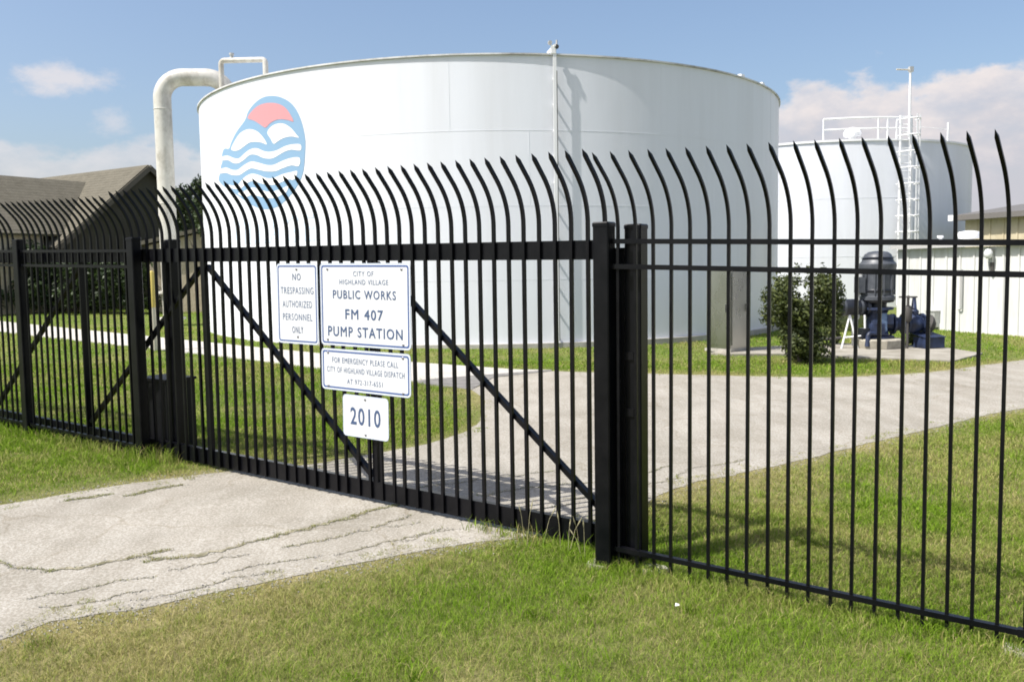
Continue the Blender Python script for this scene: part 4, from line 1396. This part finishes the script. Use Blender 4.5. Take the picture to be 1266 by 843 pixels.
# ------------------------------------------------------------------ steel cabinet
cc = Vector((4.53, 18.30, 0))
ld = Vector((-.40, .46, 0)).normalized(); rd_ = Vector((.47, .44, 0)).normalized()
cw, cdp, ch_ = .60, .64, 1.66
cz = gz(4.5, 18.6) + .03
cab = thing('steel_cabinet', 'tall brushed steel cabinet standing left of the round shrub', 'cabinet', (cc + ld * .3 + rd_ * .3).to_tuple()[:2] + (cz,))
q0 = cab.location.copy()
ctr = cc + ld * (cw / 2) + rd_ * (cdp / 2)
P_(MB().box(ctr + Vector((0, 0, cz + ch_ / 2 + .04)), (cw, cdp, ch_), ld, rd_), 'body', M['steel'], cab, q0)
P_(MB().box(ctr + Vector((0, 0, cz + ch_ + .055)), (cw + .05, cdp + .05, .03), ld, rd_), 'top_cap', M['steel'], cab, q0)
P_(MB().box(ctr + Vector((0, 0, cz + .02)), (cw + .06, cdp + .06, .06), ld, rd_), 'base', M['concrete'], cab, q0)
lo = cross = -rd_
dr = P_(MB().box(cc + ld * (cw / 2) - rd_ * .012 + Vector((0, 0, cz + ch_ / 2 + .05)), (cw - .08, .02, ch_ - .16), ld, rd_), 'door', M['steel'], cab, q0)
P_(MB().box(cc + ld * .12 - rd_ * .035 + Vector((0, 0, cz + .9)), (.03, .03, .16), ld, rd_), 'handle', M['chrome'], dr, q0)
dr = P_(MB().box(cc + rd_ * (cdp / 2) - ld * .012 + Vector((0, 0, cz + ch_ / 2 + .05)), (.02, cdp - .08, ch_ - .16), ld, rd_), 'door', M['steel'], cab, q0)
P_(MB().box(cc + rd_ * .52 - ld * .035 + Vector((0, 0, cz + .9)), (.03, .03, .16), ld, rd_), 'handle', M['chrome'], dr, q0)


# ------------------------------------------------------------------ vertical turbine pump
pz = gz(7.95, 19.2) + .03
PX = Vector((7.93, 19.20, pz))
pump = thing('vertical_pump', 'dark grey vertical pump motor on a blue discharge head, right of the shrub', 'pump', PX)


def pp(name, mb, mat, parent=None, sm=40):
    return part(name, mb, M[mat], parent or pump, sm)


plinth = pp('plinth', MB().lathe([(.52, 0), (.54, .17), (.50, .20)], (0, -.02, 0), 8), 'plinth', None, 30)
head = pp('discharge_head', MB().lathe([(.36, .20), (.36, .25), (.25, .27), (.22, .50), (.20, .72), (.24, .80), (.34, .82), (.34, .87)], (0, 0, 0), 24), 'pump_blue')
pp('side_plate', MB().box((.02, -.235, .52), (.20, .05, .46)), 'pump_light', head, None)
for a in range(0, 360, 60):
    pp('head_bolt', MB().lathe([(.025, 0), (.025, .05)], (.31 * math.cos(math.radians(a)), .31 * math.sin(math.radians(a)), .25), 6), 'iron', head)
pp('stool', MB().lathe([(.20, .87), (.20, .96), (.33, .98), (.36, 1.03)], (0, 0, 0), 24), 'motor_dark')
mot = pp('motor_body', MB().lathe([(.37, 1.03), (.37, 1.10), (.335, 1.12), (.335, 1.66), (.37, 1.68), (.385, 1.74), (.385, 1.80), (.33, 1.86), (.31, 1.93), (.27, 2.01), (.20, 2.06), (.07, 2.08)], (0, 0, 0), 28), 'motor')
for a in range(0, 360, 30):
    r_ = math.radians(a)
    pp('cooling_fin', MB().box((.345 * math.cos(r_), .345 * math.sin(r_), 1.39), (.04, .018, .50), (math.cos(r_), math.sin(r_), 0), (-math.sin(r_), math.cos(r_), 0)), 'motor', mot, None)
pp('band', MB().lathe([(.345, 1.20), (.352, 1.21), (.352, 1.25), (.345, 1.26)], (0, 0, 0), 28), 'motor_dark', mot)
pp('cap_rim', MB().lathe([(.30, 1.915), (.345, 1.93), (.30, 1.95)], (0, 0, 0), 28), 'motor_dark', mot)
cb_ = pp('junction_box', MB().box((-.42, -.10, 1.36), (.16, .22, .34)), 'motor', None, None)
pp('conduit', MB().tube(arc_path([(-.44, -.1, 1.19), (-.44, -.1, .62), (-.55, -.1, .62), (-.55, -.1, .05)], .06, 4), .03, 8), 'galv', cb_)
pp('fitting', MB().lathe([(.05, 0), (.05, .07), (.03, .09)], (-.40, -.1, 1.53), 10), 'galv', cb_)
# discharge pipe to the right with flanges and a valve
dp = pp('discharge_pipe', MB().tube([(.15, 0, .50), (1.05, -.02, .50)], .145, 18), 'pump_blue')
for x in (.34, .58, .64, .98):
    pp('flange', MB().lathe([(.225, -.022), (.225, .022)], (x, -.01, .50), 18, (1, 0, 0)), 'pump_blue', dp)
vv = pp('valve_body', MB().lathe([(.16, -.14), (.21, -.06), (.21, .06), (.16, .14)], (.80, -.01, .50), 16, (1, 0, 0)), 'pump_blue')
pp('valve_bonnet', MB().lathe([(.10, 0), (.10, .12), (.06, .16), (.035, .42)], (.80, -.01, .66), 12), 'pump_blue', vv)
pp('pipe_end', MB().lathe([(.20, 0), (.23, .06), (.20, .12), (.12, .2)], (1.03, -.02, .50), 16, (1, 0, -.4)), 'iron')
pp('small_pipe', MB().tube(arc_path([(.12, -.28, .30), (-.32, -.36, .34), (-.36, -.40, .05)], .08, 4), .05, 10), 'pump_blue')
pp('gland', MB().box((-.12, -.30, .42), (.28, .16, .22)), 'pump_blue', None, None)
pp('gland', MB().box((-.34, -.18, .32), (.18, .22, .22)), 'motor_dark', None, None)
pp('side_bracket', MB().box((.18, -.24, .62), (.12, .12, .20)), 'pump_blue', None, None)

# horizontal drum on a stand, left of the pump
dc = Vector((7.38, 19.15, gz(7.38, 19.15)))
drum = thing('surge_vessel', 'dark horizontal drum on a thin legged stand, between shrub and pump', 'pressure vessel', dc)
part('shell', MB().lathe([(.06, -.32), (.15, -.29), (.18, -.24), (.18, .24), (.15, .29), (.06, .32)], (-.02, 0, .90), 20, (1, .1, 0)), M['motor_dark'], drum, 40)
for x in (-.2, .18):
    part('strap', MB().lathe([(.184, -.025), (.190, 0), (.184, .025)], (-.02 + x, x * .1, .90), 20, (1, .1, 0)), M['motor'], drum, 40)
part('flange', MB().lathe([(.21, -.03), (.21, .03)], (.30, .03, .90), 18, (1, .1, 0)), M['motor_dark'], drum, 40)
for (xa, xb) in ((-.10, -.30), (-.10, .06), (.22, .22)):
    part('leg', MB().tube([(xa, -.12, .74), (xb, -.18, 0)], .022, 8), M['white'], drum)
part('stay', MB().tube([(-.24, -.17, .26), (.22, -.17, .30)], .02, 8), M['white'], drum)
part('side_pipe', MB().tube([(-.62, -.05, .22), (-.25, -.05, .25)], .03, 8), M['iron'], drum)

# hand wheel valve stand right of the motor, blue box on the ground
hc = Vector((8.47, 18.9, gz(8.47, 18.9)))
hw = thing('valve_stand', 'thin dark valve stem with a hand wheel, right beside the pump motor', 'valve', hc)
part('stem', MB().tube([(0, 0, .03), (0, 0, 1.16)], .028, 10), M['iron'], hw)
part('bonnet', MB().lathe([(.05, .60), (.085, .66), (.085, .88), (.05, .95)], (0, 0, 0), 12), M['iron'], hw, 40)
part('hand_wheel', MB().tube([(.17 * math.cos(a), .17 * math.sin(a), 1.13) for a in np.linspace(0, 2 * PI, 17)], .017, 6), M['iron'], hw, 50)
part('spoke', MB().box((0, 0, 1.13), (.33, .02, .015)), M['iron'], hw)
part('spoke', MB().box((0, 0, 1.128), (.02, .33, .015)), M['iron'], hw)
bc = Vector((8.98, 19.0, gz(8.98, 19.0) + .03))
bb = thing('blue_box', 'low blue box on the concrete pad right of the pump', 'box', bc)
part('body', MB().box((0, 0, .12), (.50, .36, .22), (.96, .28, 0), (-.28, .96, 0)), M['pump_blue'], bb)
part('lid', MB().add([Vector((.96 * x - .28 * y, .28 * x + .96 * y, z)) for x, y, z in ((-.27, -.2, .232), (.27, -.2, .232), (.27, .2, .30), (-.27, .2, .30), (-.27, -.2, .245), (.27, -.2, .245), (.27, .2, .325), (-.27, .2, .325))],
                     [(3, 2, 1, 0), (4, 5, 6, 7), (0, 1, 5, 4), (1, 2, 6, 5), (2, 3, 7, 6), (3, 0, 4, 7)]), M['pump_blue'], bb)


# ------------------------------------------------------------------ foliage
def leaves(name, blobs, count, size, mat, parent, base, seed, droop=.3):
    """leaf-shaped faces through a set of ellipsoidal clumps (centre, radii)"""
    r = np.random.default_rng(seed)
    w = np.array([b[1][0] * b[1][1] * b[1][2] for b in blobs]); w = w / w.sum()
    which = r.choice(len(blobs), count, p=w)
    u = r.normal(size=(count, 3)); u /= np.linalg.norm(u, axis=1)[:, None]
    rad = r.random(count) ** .38
    rad *= 1 + .22 * (r.random(count) - .5)
    C = np.array([b[0] for b in blobs])[which]; Rr = np.array([b[1] for b in blobs])[which]
    P = C + u * Rr * rad[:, None]
    nrm = u + r.normal(scale=.7, size=(count, 3)); nrm[:, 2] += droop; nrm /= np.linalg.norm(nrm, axis=1)[:, None]
    t = np.cross(nrm, r.normal(size=(count, 3))); t /= np.linalg.norm(t, axis=1)[:, None]
    b = np.cross(nrm, t)
    s = size * (.6 + .8 * r.random(count))[:, None]
    V = np.stack([P - t * s, P + b * s * .45, P + t * s + nrm * s * .15, P - b * s * .45], 1).reshape(-1, 3) - np.array(base)
    me = bpy.data.meshes.new(name)
    me.vertices.add(len(V)); me.vertices.foreach_set('co', V.ravel().astype(np.float32))
    me.loops.add(count * 4); me.loops.foreach_set('vertex_index', np.arange(count * 4, dtype=np.int32))
    me.polygons.add(count); me.polygons.foreach_set('loop_start', np.arange(0, count * 4, 4, dtype=np.int32))
    me.update(); me.validate()
    tint = np.clip(r.normal(.45, .25, count), 0, 1)
    a = me.attributes.new('tint', 'FLOAT', 'POINT'); a.data.foreach_set('value', np.repeat(tint, 4).astype(np.float32))
    me.materials.append(mat)
    return link(name, me, parent)


def trunk_mb(base, h, r, limbs, rr):
    mb = MB()
    base = Vector(base)
    mb.tube([base, base + Vector((.02, .01, h * .5)), base + Vector((0, 0, h))], [r, r * .8, r * .55], 9)
    for i in range(limbs):
        a = 2 * PI * i / limbs + rr.uniform(-.4, .4)
        L = rr.uniform(.5, .9) * h
        s = base + Vector((0, 0, h * rr.uniform(.55, .95)))
        e = s + Vector((math.cos(a) * L * .5, math.sin(a) * L * .5, L * .75))
        mb.tube([s, (s + e) / 2 + Vector((0, 0, .05)), e], [r * .45, r * .3, r * .1], 6)
    return mb


# round shrub beside the cabinet
sc_ = Vector((5.46, 16.75, gz(5.46, 16.75)))
shrub = thing('round_shrub', 'dense dark green shrub between the steel cabinet and the pump', 'shrub', sc_)
rr = random.Random(4)
blobs = []
for (dx, dz, rx, rz_) in ((-.42, 1.30, .36, .42), (.30, 1.38, .42, .40), (-.50, .95, .34, .40), (.40, .95, .44, .48), (0, .75, .52, .50), (-.12, .36, .46, .36), (.20, .40, .44, .36), (.05, .22, .36, .22), (-.05, 1.02, .4, .36), (-.52, 1.62, .12, .22), (-.30, 1.70, .10, .2), (.36, 1.72, .12, .22), (.60, 1.66, .09, .18), (-.20, 1.52, .22, .26), (.52, 1.50, .20, .26), (.62, 1.2, .2, .3), (-.68, 1.2, .17, .24)):
    for k in range(3):
        blobs.append(((sc_.x + dx * .88 + .03 + rr.uniform(-.12, .12), sc_.y + rr.uniform(-.42, .42), sc_.z + dz + rr.uniform(-.1, .1)), (rx * rr.uniform(.5, .85), rx * rr.uniform(.5, .85), rz_ * rr.uniform(.5, .85))))
P_(trunk_mb(sc_ - Vector((0, 0, .05)), .5, .05, 6, rr), 'trunk', M['bark'], shrub, sc_)
leaves('foliage', blobs, 15000, .042, M['leaf_mid'], shrub, sc_, 3)

# low weeds near the pump stand
for i, (x, y, n_, hgt, lab) in enumerate(((7.0, 19.9, 700, .55, 'low green bush behind the drum stand, left of the pump'), (9.05, 19.9, 600, .42, 'small grey green bush beside the blue box by the pump'))):
    b_ = Vector((x, y, gz(x, y)))
    o = thing('low_bush', lab, 'bush', b_)
    bl = [((x + rr.uniform(-.28, .28), y + rr.uniform(-.2, .2), b_.z + rr.uniform(.1, hgt)), (.18, .18, .16)) for _ in range(8)]
    leaves('foliage', bl, n_, .05, M['leaf_mid'], o, b_, 20 + i)
    P_(trunk_mb(b_ - Vector((0, 0, .02)), .2, .02, 5, rr), 'stem', M['bark'], o, b_)

# dark evergreens in front of the house and beside the outbuilding
TREES = [(-18.4, 33.6, 1.5, 2.75, 'dark evergreen bush against the house wall, just right of the first fence post', 'bush'),
         (-16.2, 33.4, 1.45, 2.7, 'dark evergreen bush by the house, behind the middle of the left fence', 'bush'),
         (-14.3, 33.0, 1.1, 2.3, 'dark evergreen bush by the house, behind the second fence post', 'bush'),
         (-17.5, 35.9, 1.2, 2.5, 'dark evergreen bush under the valley of the house roof, behind the others', 'bush'),
         (-13.4, 36.2, 1.25, 5.0, 'dark tree standing against the gable end of the house', 'tree'),
         (-11.15, 33.2, .80, 5.0, 'dark tree rising between the thick riser pipe and the big tank', 'tree')]
for i, (x, y, r, h, lab, cat) in enumerate(TREES):
    b_ = Vector((x, y, gz(x, y)))
    o = thing('evergreen_' + cat, lab, cat, b_, 'dark evergreens by the house')
    bl = []
    zlow = .35 if cat == 'bush' else (3.1 if i == 5 else 1.2)
    for k in range(22):
        z = rr.uniform(zlow, h - .3)
        f = math.sqrt(max(.1, 1 - ((z - zlow) / (h - zlow + .2)) ** 2))
        a = rr.uniform(0, 2 * PI); q = rr.uniform(.2, .8) * r * f
        bl.append(((x + q * math.cos(a), y + q * math.sin(a), b_.z + z), (.42 * r * rr.uniform(.6, 1.1), .42 * r * rr.uniform(.6, 1.1), .34 * rr.uniform(.8, 1.4))))
    leaves('crown', bl, 4200, .085, M['leaf_dark'], o, b_, 40 + i)
    P_(trunk_mb(b_ - Vector((0, 0, .05)), h * .45, .10, 5, rr), 'trunk', M['bark'], o, b_)

# scrap of paper in the grass
q = Vector((.90, 4.82, gz(.90, 4.82) + .035))
sp = part('paper_scrap', MB().add([(-.011, -.007, 0), (.012, -.008, .004), (.014, .007, .007), (-.007, .010, .013), (0, 0, .008)], [(0, 1, 4), (1, 2, 4), (2, 3, 4), (3, 0, 4)]), M['paper'], None, None, q)
tag(sp, 'tiny white paper scrap lying in the grass before the right fence', 'litter')


# ------------------------------------------------------------------ grass
def blades(name, x, y, h, wd, cols, lean_amp, seed, tilt=None):
    r = np.random.default_rng(seed)
    n = len(x)
    z = gz(x, y) - .008
    a = r.random(n) * 2 * PI
    dx, dy = np.cos(a), np.sin(a)
    b = r.random(n) * 2 * PI
    lx, ly = np.cos(b), np.sin(b)
    ln = h * lean_amp * (.15 + r.random(n))
    base = np.stack([x, y, z], 1)
    side = np.stack([dx, dy, np.zeros(n)], 1) * (wd / 2)[:, None]
    mid = base + np.stack([lx * ln * .32, ly * ln * .32, h * .58], 1)
    tip = base + np.stack([lx * ln, ly * ln, h * (1 - .28 * lean_amp * r.random(n))], 1)
    V = np.stack([base - side, base + side, mid + side * .75, mid - side * .75, tip], 1).reshape(-1, 3)
    i0 = np.arange(n, dtype=np.int32) * 5
    loops = np.stack([i0, i0 + 1, i0 + 2, i0 + 3, i0 + 3, i0 + 2, i0 + 4], 1).ravel()
    starts = np.stack([np.arange(n) * 7, np.arange(n) * 7 + 4], 1).ravel().astype(np.int32)
    me = bpy.data.meshes.new(name)
    me.vertices.add(len(V)); me.vertices.foreach_set('co', V.astype(np.float32).ravel())
    me.loops.add(len(loops)); me.loops.foreach_set('vertex_index', loops)
    me.polygons.add(len(starts)); me.polygons.foreach_set('loop_start', starts)
    me.update()
    add_color(me, np.repeat(cols, 5, 0))
    me.materials.append(M['grass'])
    o = link(name, me)
    o['kind'] = 'stuff'
    return o


def grass_colors(x, y, r, extra=0.0):
    d = np.clip(dryness(x, y) + extra, 0, 1)
    m = np.clip(d + r.normal(0, .22, len(x)), 0, 1)[:, None]
    dead = r.random(len(x)) < (.05 + .30 * d)
    t = r.random(len(x))[:, None]
    g = GREEN_A * (1 - t) + GREEN_B * t
    s = STRAW_A * (1 - t) + STRAW_B * t
    mix = g * (1 - .75 * m) + s * (.75 * m)
    return np.where(dead[:, None], s, mix) * (.8 + .4 * r.random(len(x)))[:, None]


def lawn():
    r = np.random.default_rng(5)
    zones = [  # x0, x1, y0, y1, blades per m2 (before thinning by distance)
        (-5.5, 5.5, 2.4, 7.0, 11000), (-9, 8, 7.0, 11.0, 4200), (-13, 14, 11.0, 17.0, 1300), (-18, 17, 17.0, 26.0, 330), (-28, 18, 26, 40, 60)]
    X, Y, H, Wd = [], [], [], []
    for (x0, x1, y0, y1, dens) in zones:
        n = int((x1 - x0) * (y1 - y0) * dens)
        x = x0 + (x1 - x0) * r.random(n); y = y0 + (y1 - y0) * r.random(n)
        # keep what lies within the view plus a margin for a step aside
        keep = (np.abs(x) < .62 * y + 1.3) & (y > 2.6)
        clump = fbm(x, y, 5.0)
        keep &= r.random(n) < np.clip(.35 + 1.3 * clump, 0, 1)
        x, y = x[keep], y[keep]
        jx, jy = (fbm(x, y, 3.5) - .5) * .26 + r.normal(0, .025, len(x)), (fbm(y, x, 3.5) - .5) * .26 + r.normal(0, .025, len(x))
        fringe = edge_dist(x, y, DRIVE) < .20 * np.clip(fbm(x + 2, y + 7, 4.0) - .38, 0, 1) / .3
        fringe &= edge_dist(x, y, SEAM) > .35
        out = fringe | ~(in_poly(x + jx, y + jy, DRIVE) | in_poly(x + jx * .6, y + jy * .6, WALK) | in_poly(x, y, SEAM) | in_poly(x, y, PAD))
        rt2 = (x - TC.x) ** 2 + (y - TC.y) ** 2 > (TR + .15) ** 2
        rt3 = (x - C2.x) ** 2 + (y - C2.y) ** 2 > (R2 + .05) ** 2
        inb = (x - wa.x) * wnr.x + (y - wa.y) * wnr.y > .05
        out &= rt2 & rt3 & inb
        x, y = x[out], y[out]
        dist = np.hypot(x, y)
        h = (.020 + .032 * r.random(len(x))) * (.7 + .75 * fbm(x, y, 1.6))
        near_fence = np.exp(-np.abs((x - .867) * .541 + (y - 5.408) * .841) / .10)
        h *= 1 + .7 * near_fence
        e = edge_dist(x, y, DRIVE)
        h *= .40 + .60 * np.clip(e / .35, 0, 1)
        h *= .55 + .95 * np.clip(fbm(x + 3, y + 8, 6.5), .2, .8)
        w_ = np.clip(.0030 * dist / 5.0, .0024, .03) * (.7 + .6 * r.random(len(x)))
        X.append(x); Y.append(y); H.append(h); Wd.append(w_)
    x, y, h, w_ = (np.concatenate(v) for v in (X, Y, H, Wd))
    print('blades', len(x))
    blades('grass', x, y, h, w_, grass_colors(x, y, r), 1.25, 6)
    # coarse clumps of weed standing in the turf
    cx = -3.2 + 6.2 * r.random(46); cy = 2.9 + 4.6 * r.random(46)
    k = (~in_poly(cx, cy, DRIVE)) & (edge_dist(cx, cy, DRIVE) > .12)
    cx, cy = cx[k], cy[k]
    m = 70
    x = np.repeat(cx, m) + r.normal(0, .035, len(cx) * m); y = np.repeat(cy, m) + r.normal(0, .035, len(cx) * m)
    hh = np.repeat(.045 + .05 * r.random(len(cx)), m) * (.5 + .6 * r.random(len(x)))
    cc = grass_colors(x, y, r, -.35) * np.repeat(.62 + .35 * r.random(len(cx)), m)[:, None]
    blades('turf_weeds', x, y, hh, .0032 + .003 * r.random(len(x)), cc, 1.3, 12)
    # straw lying flat in the turf
    n = 26000
    x = -5 + 10 * r.random(n); y = 2.7 + 5.5 * r.random(n)
    k = (~in_poly(x, y, DRIVE)) & (np.abs(x) < .62 * y + .8)
    x, y = x[k], y[k]
    k = r.random(len(x)) < dryness(x, y)
    x, y = x[k], y[k]
    t = r.random(len(x))[:, None]
    blades('dead_grass', x, y, .03 + .03 * r.random(len(x)), .003 + .0012 * r.random(len(x)), (STRAW_A * (1 - t) + STRAW_B * t), 2.6, 8)
    # tufts in the cracks
    xs, ys = [], []
    for (cx, cy, w) in CRACK_PTS:
        k = fbm(np.array([cx]), np.array([cy]), 3.0)[0]
        m = int((16 if k > .44 else 2.2) * (w / .03) ** 1.3)
        xs += list(cx + r.normal(0, w * .3, m)); ys += list(cy + r.normal(0, w * .3, m))
    x, y = np.array(xs), np.array(ys)
    blades('crack_grass', x, y, .010 + .026 * r.random(len(x)), .004 + .002 * r.random(len(x)), grass_colors(x, y, r, .25) * .75, 1.0, 9)
    # tall weeds along the foot of the gate and the left fence
    xs, ys, hs = [], [], []
    def strip(run, s0, s1, off, n, hmax, spread=.05):
        for _ in range(n):
            s = r.uniform(s0, s1); o = off + r.normal(0, spread)
            q = run.at(s, o, 0)
            xs.append(q.x); ys.append(q.y); hs.append(hmax * (.35 + .65 * r.random() ** 1.5))
    strip(GT, -.55, .1, .14, 120, .17)
    strip(GT, -1.0, -.4, .10, 120, .14)
    strip(LF, -1.2, 1.9, .06, 1500, .17, .06)
    strip(LF, 1.7, 2.4, .02, 380, .22, .08)
    strip(RF, -.3, 2.4, .02, 1400, .10, .05)
    x, y, hh = np.array(xs), np.array(ys), np.array(hs)
    blades('tall_weeds', x, y, hh, .005 + .003 * r.random(len(x)), grass_colors(x, y, r, .05), .75, 10)


lawn()

def gravel():
    r = np.random.default_rng(21)
    P = []
    for poly, n in ((DRIVE_R[9:], 5200), (DRIVE_L[:6], 1800), (DRIVE_R[2:9], 1500)):
        poly = np.array(poly)
        seg = np.hypot(*np.diff(poly, axis=0).T); w = seg / seg.sum()
        i = r.choice(len(seg), n, p=w); t = r.random(n)
        q = poly[i] + (poly[i + 1] - poly[i]) * t[:, None]
        nr = np.stack([-(poly[i + 1] - poly[i])[:, 1], (poly[i + 1] - poly[i])[:, 0]], 1) / seg[i][:, None]
        o = r.normal(-.05 if poly is not None else 0, .075, n)
        P.append(q - nr * o[:, None])
    cp = np.array(CRACK_PTS)
    k = r.integers(0, len(cp), 4200)
    P.append(cp[k, :2] + r.normal(0, 1, (4200, 2)) * (.006 + .5 * cp[k, 2:3]))
    P = np.concatenate(P)
    P = P[(np.abs(P[:, 0]) < .7 * P[:, 1] + 1)]
    n = len(P)
    sz = .003 + .007 * r.random(n) ** 2.5
    z = gz(P[:, 0], P[:, 1]) + .005
    base = np.array([[1, 0, 0], [-.5, .87, 0], [-.5, -.87, 0], [.2, .1, .8]])
    a = r.random(n) * 6.28
    ca, sa = np.cos(a), np.sin(a)
    V = base[None] * sz[:, None, None] * (.7 + .6 * r.random((n, 4, 1)))
    V = np.stack([V[..., 0] * ca[:, None] - V[..., 1] * sa[:, None], V[..., 0] * sa[:, None] + V[..., 1] * ca[:, None], V[..., 2]], -1)
    V += np.stack([P[:, 0], P[:, 1], z], -1)[:, None, :]
    f = np.array([[0, 1, 3], [1, 2, 3], [2, 0, 3]])
    F = (f[None] + np.arange(n)[:, None, None] * 4).reshape(-1, 3)
    me = bpy.data.meshes.new('gravel')
    me.from_pydata(V.reshape(-1, 3).tolist(), [], F.tolist())
    M['stone'] = principled('gravel_stone', (.3, .28, .25), .95)
    vary(M['stone'], (.16, .15, .13), (.42, .40, .36), 60, 2)
    me.materials.append(M['stone'])
    o = link('gravel', me); o['kind'] = 'stuff'


gravel()

# a few seed stalks by the gate post
r = random.Random(2)
sk = MB()
for i in range(9):
    s = r.uniform(-.5, .07)
    q = GT.at(s, .17 + r.uniform(-.04, .06), 0)
    z = gz(q.x, q.y)
    h = r.uniform(.18, .34)
    l = Vector((r.uniform(-.09, .09), r.uniform(-.04, .04), 0))
    a, b, c_ = Vector((q.x, q.y, z)), Vector((q.x, q.y, z + h * .7)) + l * .5, Vector((q.x, q.y, z + h)) + l
    sk.tube([a, b, c_], [.0018, .0015, .001], 4)
    sk.tube([b + (c_ - b) * .3, b + (c_ - b) * .7, c_ + (c_ - b) * .15], [.001, .005, .001], 5)
M['stalk'] = principled('seed_stalk', (.33, .30, .17), .9)
o = link('seed_stalks', sk.mesh('seed_stalks', M['stalk']))
o['kind'] = 'stuff'
